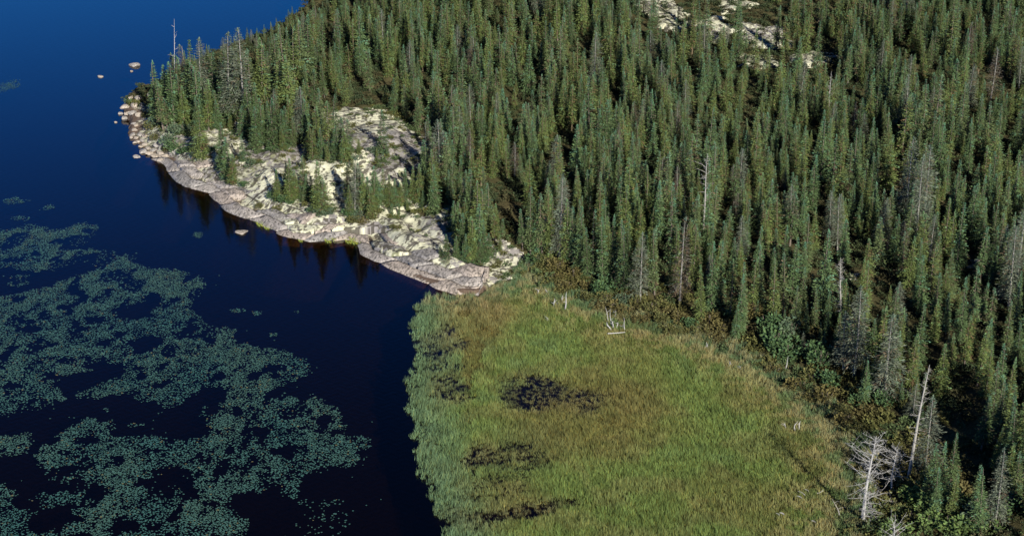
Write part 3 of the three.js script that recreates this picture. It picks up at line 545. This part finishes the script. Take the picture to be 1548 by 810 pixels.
snag(1347, 1358, 679, 742, { r: 0.085, n: 36, L: 1.5, b: 0.016, twig: 3, mat: silver, t0: 0.25 }, 'broken-topped grey dead tree with crooked branches beside the bristling dead conifer');
snag(1371, 1407, 553, 722, { r: 0.14, n: 40, L: 1.2, b: 0.020, twig: 2, taper: true, t0: 0.25 }, 'tallest leaning dead pole tree with short fine twigs above the bog');
snag(1352, 1354, 790, 836, { r: 0.08, n: 22, L: 1.5, b: 0.016, twig: 1, mat: silver, t0: 0.4 }, 'dead grey treetop standing below the bristling dead conifer');
snag(1274, 1258, 752, 786, { r: 0.05, n: 5, L: 0.5, b: 0.014 }, 'short leaning dead sapling in the sedge by the bristling dead conifer');
snag(262, 263, 28, 160, { r: 0.085, n: 7, L: 1.0, b: 0.025, t0: 0.5, mat: silver }, 'bare white dead trunk rising above the trees of the rocky point');
snag(1062, 1070, 232, 352, { r: 0.10, n: 30, L: 1.2, b: 0.022, twig: 1, t0: 0.3 }, 'pale dead tree with a crooked top among green spruces');
snag(1252, 1258, 108, 190, { r: 0.09, n: 36, L: 1.1, b: 0.02, twig: 1, taper: true }, 'grey bare dead spruce in the forest below the inland rock clearing');
snag(1270, 1272, 390, 486, { r: 0.09, n: 46, L: 1.3, b: 0.02, twig: 2, taper: true }, 'grey twiggy dead spruce behind the bushes of the bog edge');
function stick(px, py, tipPx, tipY, rad, label, group) {
  const [x, y, z] = hit(px, py); let lo = 0.05, hi = 5; for (let i = 0; i < 26; i++) { const m = (lo + hi) / 2; if (toPx(x, y + m, z)[1] > tipY) lo = m; else hi = m; }
  const tp = toPx(x, y + lo, z), dx = (tipPx - tp[0]) / FOCAL * tp[2], P = [], r = rngOf(Math.round(px * 3 + py));
  const pt = t => new THREE.Vector3(dx * t + 0.04 * Math.sin(t * 6 + px), lo * t - (t === 0 ? 0.2 : 0), 0.03 * Math.sin(t * 5));
  for (let i = 0; i < 5; i++) tubeInto(P, pt(i / 5), pt((i + 1) / 5), 0.62 * rad * (1.4 - 0.2 * i), 0.62 * rad * (1.2 - 0.2 * i) * (i === 4 ? 0.4 : 1), 6);
  for (let i = 0; i < 2; i++) { const t = 0.4 + 0.45 * r(), a = pt(t), b = a.clone().add(new THREE.Vector3((r() - 0.5) * 0.7, 0.25 * r(), (r() - 0.5) * 0.7)); tubeInto(P, a, b, rad * 0.4, 0.006, 4); }
  const o = mesh(numbered('dead_stump'), geo(P), silver); o.position.set(x, y, z); scene.add(o); return tag(o, label, 'stump', group);
}
const c1 = 'bleached broken stump in the first cluster below the pale rock', c2 = 'weathered dead stick in the tangled cluster beside brown shrubs', c3 = 'thin dead stub along the fringe of tan sedge';
for (const [x, y, tx, ty, r] of [[814, 447, 813, 438, 0.10], [830, 446, 824, 436, 0.05], [838, 465, 838, 451, 0.08], [854, 470, 857, 441, 0.09], [849, 458, 851, 446, 0.07], [842, 462, 843, 457, 0.06]]) stick(x, y, tx, ty, r, c1, 'bleached stumps below the pale rock');
stick(827, 488, 828, 480, 0.07, 'single short white stub standing alone out in the sedge');
for (const [x, y, tx, ty, r] of [[921, 487, 915, 464, 0.05], [924, 500, 917, 487, 0.09], [925, 496, 922, 467, 0.05], [929, 480, 932, 467, 0.05], [933, 497, 934, 487, 0.07], [945, 500, 943, 480, 0.06], [941, 499, 942, 491, 0.05], [928, 498, 925, 484, 0.08]]) stick(x, y, tx, ty, r, c2, 'dead sticks beside the brown shrubs');
for (const [x, y, tx, ty, r] of [[1066, 528, 1069, 518, 0.06], [1070, 529, 1070, 519, 0.05], [1103, 556, 1104, 546, 0.06], [1120, 560, 1120, 553, 0.04], [1187, 560, 1193, 538, 0.06], [1176, 564, 1179, 556, 0.05]]) stick(x, y, tx, ty, r, c3, 'stubs along the tan sedge fringe');
for (const [x, y, tx, ty, r] of [[1187, 650, 1188, 638, 0.05], [1201, 654, 1203, 640, 0.07], [1207, 650, 1211, 636, 0.07]]) stick(x, y, tx, ty, r, 'small white stub in the trio standing near the long tree shadow', 'trio of stubs in the sedge');
function log(px, py, ang, L, rad, label, group) {
  const [x, y, z] = hit(px, py), P = [], a = new THREE.Vector3(-L / 2, rad * 0.6, 0), b = new THREE.Vector3(L / 2, rad * 1.6, 0), m = new THREE.Vector3(0, rad * 1.4, 0.06);
  tubeInto(P, a, m, rad, rad * 0.95, 7); tubeInto(P, m, b, rad * 0.95, rad * 0.55, 7);
  const o = mesh(numbered('fallen_log'), geo(P), silver); o.position.set(x, y + 0.25, z); o.rotation.y = ang; scene.add(o); return tag(o, label, 'log', group);
}
for (const [x, y, a, l, r] of [[1212, 751, 2.3, 0.6, 0.045], [1220, 747, 2.2, 0.4, 0.04], [1209, 757, 2.4, 0.45, 0.04], [1238, 750, 0.4, 0.4, 0.04], [1243, 747, 1.0, 0.35, 0.035]]) log(x, y, a, l, r, 'short bleached log in the pile at the end of the tree shadow', 'bleached logs by the tree shadow');
for (const [x, y, a, l, r] of [[1182, 782, 2.6, 0.35, 0.045], [1176, 783, 2.2, 0.3, 0.04], [1230, 794, 2.5, 0.3, 0.04]]) log(x, y, a, l, r, 'little white driftwood chunk lying low in the open sedge', 'driftwood chunks in the sedge');
log(932, 508, 0.1, 1.5, 0.05, 'thin fallen pole lying at the foot of the dead sticks');

// ---------------------------------------------------------------- shrubs
function bushGeo(seed, n, leaf, c0, c1, flat = 0.75) {
  const r = rngOf(seed), P = [], C = [], lumps = []; for (let i = 0; i < 7; i++) { const a = r() * 6.28, q = 0.6 * Math.sqrt(r()); lumps.push([q * Math.cos(a), 0.25 + 0.55 * r() * flat, q * Math.sin(a), 0.28 + 0.22 * r()]); }
  for (let i = 0; i < n; i++) {
    const L = lumps[Math.floor(r() * lumps.length)], b = r() * 2 - 1, a = r() * 6.28, q = Math.sqrt(1 - b * b), R = L[3] * (0.75 + 0.3 * r());
    const p = [L[0] + R * q * Math.cos(a), Math.max(0.03, L[1] + R * b * 0.9), L[2] + R * q * Math.sin(a)];
    const el = r() * 1.6 - 0.4, d = [Math.cos(a + r() - 0.5) * Math.cos(el), Math.sin(el), Math.sin(a + r() - 0.5) * Math.cos(el)], f = r(), k = 0.75 + 0.5 * r();
    spray(P, C, p, d, leaf * (0.7 + 0.6 * r()), leaf * 0.34, c0.map((v, i) => lerp(v, c1[i], f) * k), r);
  }
  return geo(P, C);
}
const stemsGeo = seed => { const r = rngOf(seed), P = []; for (let i = 0; i < 7; i++) { const a = r() * 6.28, q = 0.55 * r(); tubeInto(P, new THREE.Vector3(0.05 * Math.cos(a), -0.1, 0.05 * Math.sin(a)), new THREE.Vector3(q * Math.cos(a), 0.75, q * Math.sin(a)), 0.022, 0.008, 4); } return geo(P); };
const bushTypes = {
  green: { c0: [0.075, 0.125, 0.045], c1: [0.055, 0.105, 0.050] }, teal: { c0: [0.075, 0.120, 0.075], c1: [0.095, 0.130, 0.075] }, lime: { c0: [0.120, 0.170, 0.050], c1: [0.085, 0.140, 0.050] }, olive: { c0: [0.115, 0.110, 0.040], c1: [0.085, 0.095, 0.035] }, brown: { c0: [0.110, 0.094, 0.036], c1: [0.105, 0.095, 0.035] },
};
const bushMat = leafMat([1, 1, 1]); const stemG = stemsGeo(3);
for (const [k, v] of Object.entries(bushTypes)) v.g = [0, 1, 2].map(i => bushGeo(500 + i + k.length * 10, 420, 0.17, v.c0, v.c1));
const rngB = rngOf(88);
function bush(px, py, wpx, type, label, group, tall = 1) {
  const [x, y, z] = hit(px, py), rad = 1.18 * wpx / 2 / FOCAL * toPx(x, y, z)[2];
  const o = new THREE.Group(); o.name = numbered('shrub'); o.position.set(x, y - 0.05, z); o.rotation.y = rngB() * 6; o.scale.set(rad, rad * tall, rad); scene.add(o);
  mesh('stems', stemG, barkMat, o).userData.kind = 'stuff'; mesh('foliage', bushTypes[type].g[Math.floor(rngB() * 3)], bushMat, o);
  return tag(o, label, 'shrub', group);
}
const rk = 'shrubs on the rocky shore', bk = 'shrubs of the bog edge';
for (const [x, y, w, t, h] of [[252, 215, 30, 'teal', 1], [264, 202, 26, 'teal', 1.1], [228, 196, 26, 'olive', 1], [232, 210, 24, 'olive', .8], [222, 178, 24, 'olive', .9], [240, 190, 30, 'teal', 1], [262, 224, 30, 'green', .8], [274, 232, 28, 'green', .7], [284, 228, 26, 'green', .7], [248, 228, 20, 'olive', .7], [276, 200, 26, 'teal', 1], [292, 236, 18, 'green', .6], [322, 226, 20, 'green', .6], [352, 278, 26, 'green', .8], [366, 280, 22, 'green', .7], [346, 266, 22, 'olive', .8], [378, 250, 22, 'teal', .8], [388, 246, 20, 'olive', .6], [392, 312, 20, 'olive', .7], [412, 300, 26, 'green', .8], [424, 304, 26, 'green', .9], [420, 318, 24, 'olive', .7], [440, 306, 20, 'green', .8], [480, 320, 34, 'teal', .7], [494, 324, 26, 'teal', .6], [470, 318, 20, 'green', .6], [528, 326, 24, 'green', .9], [544, 328, 26, 'teal', .9], [560, 330, 24, 'olive', .9], [536, 334, 30, 'olive', .6], [552, 338, 28, 'brown', .7], [566, 312, 20, 'green', .8], [600, 344, 22, 'olive', .45], [594, 312, 20, 'teal', .7], [618, 308, 18, 'green', .7], [462, 216, 22, 'teal', .8], [474, 240, 22, 'teal', .6], [500, 240, 24, 'teal', .6], [536, 240, 22, 'teal', .6], [560, 228, 20, 'teal', .8], [574, 234, 26, 'teal', .8], [600, 222, 16, 'olive', .5], [410, 226, 22, 'green', .5], [424, 224, 22, 'teal', .5], [700, 396, 24, 'teal', .8], [712, 398, 26, 'green', .7], [726, 396, 24, 'green', .8], [738, 384, 24, 'green', .9], [718, 404, 20, 'teal', .5], [688, 398, 20, 'olive', .5], [754, 396, 18, 'olive', .4], [676, 398, 18, 'teal', .6], [800, 404, 30, 'teal', .6], [788, 412, 26, 'green', .6], [754, 428, 14, 'teal', .7], [660, 300, 20, 'teal', .7], [640, 304, 20, 'green', .6]])
  bush(x, y, w, t, `${{ green: 'leafy green', teal: 'grey green', olive: 'low olive', brown: 'rusty brown' }[t]} ${h < 0.65 ? 'spreading ' : ''}shrub growing on the lichen rock by the lake`, rk, h);
for (const [x, y, w, t, h] of [[812, 398, 34, 'green', .9], [828, 404, 40, 'olive', .9], [846, 410, 40, 'brown', .9], [866, 420, 40, 'brown', .8], [838, 424, 36, 'brown', .7], [884, 436, 40, 'brown', .7], [860, 436, 36, 'brown', .7], [908, 444, 40, 'green', 1.1], [930, 438, 40, 'green', 1.2], [918, 456, 34, 'olive', .8], [944, 458, 30, 'teal', .9], [890, 452, 34, 'olive', .7], [926, 470, 40, 'brown', .7], [950, 474, 36, 'brown', .7], [964, 462, 34, 'olive', .8], [986, 470, 40, 'olive', .8], [1000, 486, 40, 'olive', .8], [974, 486, 34, 'brown', .7], [1024, 484, 40, 'brown', .8], [1042, 492, 36, 'green', .8], [1056, 504, 40, 'olive', .7], [1072, 490, 40, 'brown', .9], [1094, 504, 40, 'brown', .9], [1020, 500, 36, 'olive', .6], [1076, 512, 34, 'brown', .6], [1140, 480, 50, 'brown', 1], [1160, 500, 50, 'green', 1.2], [1176, 528, 54, 'green', 1.2], [1196, 510, 46, 'teal', 1.2], [1190, 540, 50, 'green', 1], [1216, 540, 50, 'green', 1.2], [1240, 556, 56, 'green', 1.2], [1250, 580, 50, 'green', 1], [1230, 580, 46, 'olive', .8], [1170, 560, 36, 'brown', .6], [1210, 590, 46, 'brown', .7], [1250, 606, 50, 'brown', .7], [1230, 606, 40, 'brown', .6], [1268, 624, 46, 'olive', .7], [1282, 640, 44, 'brown', .7], [1300, 608, 40, 'green', .8], [1326, 600, 50, 'teal', 1], [1344, 612, 46, 'green', 1], [1390, 760, 60, 'lime', 1], [1420, 780, 64, 'lime', 1.1], [1450, 770, 60, 'lime', 1.1], [1404, 800, 60, 'lime', .9], [1440, 804, 64, 'lime', .9], [1480, 790, 60, 'teal', 1], [1376, 790, 50, 'olive', .8], [1346, 770, 50, 'olive', .8], [1326, 780, 40, 'olive', .6], [1312, 800, 44, 'olive', .6], [1356, 812, 50, 'lime', .7], [1510, 800, 60, 'lime', 1], [1530, 770, 56, 'green', 1], [1382, 742, 46, 'olive', .9], [1300, 762, 34, 'brown', .5], [1290, 800, 34, 'olive', .5]])
  bush(x, y, w, t, `${{ green: 'leafy green', teal: 'grey green', lime: 'bright yellowish green', olive: 'olive', brown: 'rusty brown' }[t]} ${h > 0.95 ? 'tall ' : h < 0.65 ? 'low ' : ''}shrub ${bogMark(hit(x, y)[0], hit(x, y)[2])}`, bk, h);

// ---------------------------------------------------------------- ground cover: heath, sedge, lily pads
function scatter(name, label, category, geos, mat, list) {   // list: [variant, x, y, z, turn, sx, sy, r, g, b, lean]
  const G = new THREE.Group(); G.name = name; G.userData = { kind: 'stuff', label, category }; scene.add(G);
  const M = new THREE.Matrix4(), E = new THREE.Euler(), Q = new THREE.Quaternion(), c = new THREE.Color(), p = new THREE.Vector3(), s = new THREE.Vector3();
  geos.forEach((g, v) => {
    const l = list.filter(q => q[0] === v), im = new THREE.InstancedMesh(g, mat, l.length);
    l.forEach((q, n) => { E.set(q[11] || 0, q[4], q[10] || 0, 'XZY'); im.setMatrixAt(n, M.compose(p.set(q[1], q[2], q[3]), Q.setFromEuler(E), s.set(q[5], q[6], q[5]))); im.setColorAt(n, c.setRGB(q[7], q[8], q[9])); });
    im.name = name; im.userData.kind = 'stuff'; shadows(im); G.add(im);
  });
}
{
  const r = rngOf(61), list = [], g = [0, 1, 2].map(i => bushGeo(700 + i, 110, 0.30, [1, 1, 1], [0.8, 0.85, 0.8], 0.5));
  const cols = [[0.106, 0.100, 0.036], [0.105, 0.105, 0.036], [0.075, 0.105, 0.045], [0.094, 0.080, 0.032], [0.13, 0.115, 0.05]];
  for (let k = 0; k < 50000; k++) {
    const x = lerp(-55, 85, r()), z = lerp(-230, -84, r()), d = sdist(landP, x, z); if (d < 0.1) continue;
    const db = segDist(bogEdge, x, z, false), R = isRock(x, z), belt = 1 - ss(2.5, 7, db + 4 * (fbm(x * 0.2, z * 0.2, 2) - 0.5));
    const rockEdge = Math.exp(-R * R / 3) * 0.45;
    if (r() > Math.max(belt, rockEdge, R > 0 ? (near(x, z, 1.2) ? 0.6 : 0.07) : 0.5)) continue;
    if (R > 0.5 && sdist2Shore(x, z) < 4) continue;
    const n = fbm(x * 0.22 + 11, z * 0.22, 3), ci = n < 0.44 ? 2 : n < 0.5 ? 1 : n < 0.58 ? 0 : r() < 0.5 ? 3 : 4, k2 = 0.75 + 0.5 * r(), s = (0.35 + 0.45 * r()) * (R > 0 ? 0.7 : 1), c = R > -1 ? cols[r() < 0.6 ? 2 : 1] : db > 8 ? [[0.052, 0.066, 0.030], [0.064, 0.060, 0.030], [0.046, 0.064, 0.032]][Math.floor(r() * 3)] : cols[ci];
    list.push([Math.floor(r() * 3), x, height(x, z) - 0.06, z, r() * 6, s, s * (0.6 + 0.5 * r()), c[0] * k2, c[1] * k2, c[2] * k2]);
  }
  scatter('heath_ground_cover', 'low brown and olive heath covering the strip between forest and bog', 'heath', g, bushMat, list);
  console.log('heath', list.length);
}
const bladeGeo = (seed, n, h, spread, wid) => {
  const r = rngOf(seed), P = [], C = [];
  for (let i = 0; i < n; i++) {
    const a = r() * 6.28, q = spread * Math.sqrt(r()), x = q * Math.cos(a), z = q * Math.sin(a), L = h * (0.55 + 0.6 * r()), b = r() * 6.28, lean = 0.15 + 0.45 * r();
    const ox = Math.cos(b) * lean * L, oz = Math.sin(b) * lean * L, w = wid * (0.7 + 0.6 * r()), wx = -Math.sin(b + r()) * w, wz = Math.cos(b + r()) * w, k = 0.7 + 0.6 * r();
    const y1 = L * 0.6, x1 = x + ox * 0.35, z1 = z + oz * 0.35, y2 = L * (1 - 0.3 * lean), x2 = x + ox, z2 = z + oz;
    P.push(x - wx, 0, z - wz, x + wx, 0, z + wz, x1 + wx * 0.8, y1, z1 + wz * 0.8, x - wx, 0, z - wz, x1 + wx * 0.8, y1, z1 + wz * 0.8, x1 - wx * 0.8, y1, z1 - wz * 0.8, x1 - wx * 0.8, y1, z1 - wz * 0.8, x1 + wx * 0.8, y1, z1 + wz * 0.8, x2, y2, z2);
    const f = r() < 0.22 ? [1.5, 1.15, 0.8] : [1, 1, 1];
    for (let j = 0; j < 9; j++) C.push(k * f[0], k * f[1], k * f[2]);
  }
  return geo(P, C);
};
const sedgeGeos = [0, 1, 2, 3].map(i => bladeGeo(800 + i, 16, 0.46, 0.15, 0.012));
{
  const r = rngOf(33), list = [], step = 0.20;
  const tan1 = ground(705, 470), brownP = [[712, 548, 20, 34], [735, 505, 22, 8], [700, 478, 14, 7]].map(([x, y, a, b]) => { const c = ground(x, y), e = ground(x + a, y), n = ground(x, y - b); return [c[0], c[1], e[0] - c[0], c[1] - n[1]]; });
  for (let x = -14; x < 42; x += step) for (let z = -162; z < -86; z += step) {
    const X = x + step * (r() - 0.5) * 1.3, Z = z + step * (r() - 0.5) * 1.3, m = sdist(marshP, X, Z) + 1.6 * (fbm(X * 0.8, Z * 0.8, 3) - 0.5); if (m < -0.45) continue;
    const h = height(X, Z), d = sdist(landP, X, Z); if (d > 1.5) continue; if (d > -0.4 && isRock(X, Z) > 0 && Z > -152 && X < 0) continue;
    const p = toPx(X, 0, Z); if (p[0] > 1400 || p[1] > 870) continue;
    const pool = poolAt(X, Z), edge = 1 - ss(0.5, 5, m), wet = 1 - ss(1.5, 7, m);
    const sparse = Math.min(0.70, 0.62 * pool + 0.30 * pool * (vn(X * 1.6, Z * 1.1) - 0.5)) + 0.34 * wet * ss(0.45, 0.65, fbm(X * 0.5 + 4, Z * 0.5, 2));
    if (r() < sparse - 0.04) continue;
    if (m < 0.3 && r() < 0.45) continue;
    const n = fbm(X * 0.12 + 8, Z * 0.12, 3), n2 = fbm(X * 0.45 + 31, Z * 0.45, 3), n3 = vn(X * 1.7, Z * 1.7);
    let c = [0.136, 0.202, 0.056];
    const mix = (t, q) => { c = c.map((v, i) => lerp(v, q[i], t)); };
    mix(ss(0.46, 0.64, n2) * 0.45, [0.180, 0.190, 0.074]);                // straw
    mix(ss(0.55, 0.70, n) * 0.34, [0.165, 0.145, 0.052]);                   // brownish
    mix(ss(0.55, 0.35, n) * ss(0.5, 0.3, n2) * 0.6, [0.115, 0.185, 0.070]);
    mix(edge * 0.85, [0.115, 0.200, 0.105]);                              // fresh blue-green sedge standing in the water
    const cen = Math.hypot((p[0] - 880) / 140, (p[1] - 640) / 75); mix((1 - ss(0.4, 1.2, cen)) * 0.5, [0.170, 0.125, 0.048]);
    const topB = Math.hypot((p[0] - 720) / 70, (p[1] - 490) / 60); mix((1 - ss(0.4, 1.1, topB)) * 0.4, [0.215, 0.16, 0.075]);
    mix(Math.min(1, pool) * 0.6, [0.120, 0.110, 0.060]);
    mix(ss(-7, -1, d) * 0.5 * ss(0.4, 0.6, n3), [0.27, 0.21, 0.11]);
    let hs = (0.75 + 0.5 * r()) * (0.8 + 0.4 * n2) * (1 - 0.35 * pool) * (0.65 + 0.75 * vn(X * 1.2 + 5, Z * 1.2)), br = 0.70 + 0.6 * n3;
    for (const [cx, cz, a, b] of brownP) if (Math.hypot((X - cx) / a, (Z - cz) / b) < 0.35 + 1.1 * fbm(X * 1.3, Z * 1.0, 3)) { mix(0.6, [0.120, 0.105, 0.034]); hs *= 0.6; }
    if (edge > 0.5) hs *= 1.25;
    list.push([Math.floor(r() * 4), X, Math.max(h, -0.12) - 0.03, Z, r() * 6.28, 0.9 + 0.35 * r(), hs, c[0] * br * 0.92, c[1] * br * 0.90, c[2] * br * 0.94, -0.10 - 0.25 * edge * 0.4 + 0.25 * (n - 0.5), 0.15 * (r() - 0.5)]);
  }
  scatter('sedge_marsh_grass', 'green and straw coloured sedge growing across the flat bog', 'sedge', sedgeGeos, leafMat([1, 1, 1]), list);
  console.log('sedge', list.length);
  // fresh tufts at the foot of the slabs
  for (const [x, y, s] of [[394, 341, 1.3], [404, 346, 1.0], [455, 365, 0.8], [497, 366, 1.2], [506, 363, 0.9], [528, 367, 1.2], [537, 368, 1.4], [534, 363, 1.2], [268, 248, 0.7]]) {
    const q = hit(x, y), o = mesh(numbered('sedge_tuft'), sedgeGeos[0], tuftMat(), null); o.position.set(q[0], Math.max(-0.05, q[1] - 0.05), q[2]); o.scale.set(s * 2.4, s, s * 2.0); scene.add(o);
    tag(o, 'bright green sedge tuft growing from the water at the foot of the slabs', 'sedge tuft', 'bright tufts below the slabs');
  }
}
function tuftMat() { return tuftMat.m ??= leafMat([0.22, 0.28, 0.07]); }
{
  const zp = pts => poly(pts.map(([a, b]) => [a / 1.528, 280 + b / 1.528]));
  const outer = zp([[-60, 110], [0, 100], [60, 92], [130, 100], [200, 85], [222, 98], [215, 130], [250, 145], [330, 165], [325, 190], [400, 195], [470, 215], [482, 250], [440, 275], [445, 310], [490, 320], [540, 335], [560, 360], [600, 380], [680, 390], [712, 410], [716, 440], [660, 468], [720, 488], [770, 515], [812, 545], [800, 575], [870, 600], [850, 640], [770, 665], [720, 680], [705, 700], [770, 715], [850, 740], [830, 780], [780, 805], [690, 860], [640, 940], [-60, 940]]);
  const holes = [[[-60, 190], [80, 200], [200, 195], [150, 215], [120, 230], [60, 250], [-60, 262]], [[340, 245], [380, 250], [370, 270], [330, 265]], [[-60, 545], [60, 530], [140, 500], [150, 480], [110, 460], [160, 440], [270, 420], [300, 430], [220, 455], [170, 485], [200, 500], [260, 490], [350, 495], [380, 525], [420, 500], [470, 470], [520, 475], [510, 500], [460, 510], [490, 540], [480, 575], [400, 590], [350, 570], [290, 575], [260, 545], [200, 540], [160, 560], [90, 580], [70, 560], [-60, 580]], [[-60, 640], [60, 630], [90, 680], [150, 700], [100, 710], [60, 735], [150, 745], [180, 770], [100, 800], [70, 790], [75, 760], [40, 730], [40, 700], [-60, 690]], [[510, 720], [540, 700], [590, 715], [650, 715], [720, 745], [690, 770], [700, 800], [690, 830], [560, 830], [565, 775], [520, 750]], [[270, 290], [330, 285], [345, 300], [300, 310]], [[330, 345], [380, 350], [350, 385], [310, 375]]].map(zp);
  const bits = [[35, 35, 32, 9], [110, 50, 15, 7], [55, 76, 30, 6], [457, 115, 13, 8], [490, 278, 16, 6], [545, 290, 17, 5], [595, 296, 15, 6], [682, 297, 12, 9], [632, 345, 17, 6], [238, 522, 13, 8], [312, 552, 30, 9], [35, 228, 32, 10], [15, -229, 28, 16], [40, 213, 24, 7]].map(([x, y, a, b]) => { const c = ground(x / 1.528, 280 + y / 1.528), e = ground((x + a) / 1.528, 280 + y / 1.528), n = ground(x / 1.528, 280 + (y - b) / 1.528); return [c[0], c[1], e[0] - c[0], c[1] - n[1]]; });
  const pad = k => { const P = [], n = 9, r = rngOf(k + 3), a0 = r() * 6.28; for (let i = 0; i < n; i++) { const A = a0 + 0.25 + (6.2832 - 0.5) * i / n, B = a0 + 0.25 + (6.2832 - 0.5) * (i + 1) / n, e = 1 + 0.0; P.push(0, 0, 0, e * Math.cos(B), 0.03 * Math.sin(3 * B), e * Math.sin(B) * 0.82, e * Math.cos(A), 0.03 * Math.sin(3 * A), e * Math.sin(A) * 0.82); } return geo(P); };
  const r = rngOf(99), list = [], step = 0.128;
  for (let x = -72; x < -6; x += step) for (let z = -262; z < -92; z += step) {
    const X = x + step * (r() - 0.5) * 1.2, Z = z + step * (r() - 0.5) * 1.2, p = toPx(X, 0, Z);
    if (p[0] < -50 || p[0] > 640 || p[1] > 880 || p[1] < 100) continue;
    const wob = 2.4 * (fbm(X * 0.55 + 5, Z * 0.38, 4) - 0.5);
    let v = -9;
    if (p[1] > 318) { v = Math.min(4, sdist(outer, X, Z)) + wob; if (v > -0.2) for (const hP of holes) v = Math.min(v, -sdist(hP, X, Z) + wob * 0.9); }
    for (const [cx, cz, a, b] of bits) { const q = Math.hypot((X - cx) / a, (Z - cz) / b); if (q < 1.6) v = Math.max(v, (0.95 - q) * 1.2 + wob * 0.5); }
    if (v < 0) { if (v > -1.6 && r() < 0.012) v = 0.1; else continue; }
    const f = fbm(X * 0.9 + 30, Z * 0.65, 3), g = fbm(X * 0.28 + 60, Z * 0.2, 3), hole = fbm(X * 0.35 + 3, Z * 0.22 + 50, 3);
    const f2 = fbm(X * 1.9 + 3 + Z * 0.5, Z * 1.3, 3), keep = ss(0.28, 0.50, f) * lerp(0.58, 1, ss(0.36, 0.54, f2)) * lerp(0.66, 1, ss(0.36, 0.60, g)) * (hole < 0.33 ? 0.15 : 1) * ss(-0.5, 0.9, v);
    if (r() > keep) continue;
    const k = 0.82 + 0.32 * r(), y = r() < 0.025, c = y ? [0.16, 0.15, 0.06] : [lerp(0.042, 0.068, g), 0.136, lerp(0.118, 0.096, g)], s = 0.046 + 0.062 * r() * r();
    list.push([Math.floor(r() * 3), X, 0.012 + 0.02 * r(), Z, r() * 6.28, s, s, c[0] * k, c[1] * k, c[2] * k, 0.10 * (r() - 0.5), 0.10 * (r() - 0.5)]);
  }
  scatter('floating_lily_pads', 'teal mats of small floating lily pads on the dark lake', 'lily pads', [0, 1, 2].map(pad), new THREE.MeshStandardMaterial({ color: 0xffffff, roughness: 0.5, side: THREE.DoubleSide }), list);
  console.log('pads', list.length);
}
renderer.render(scene, camera);
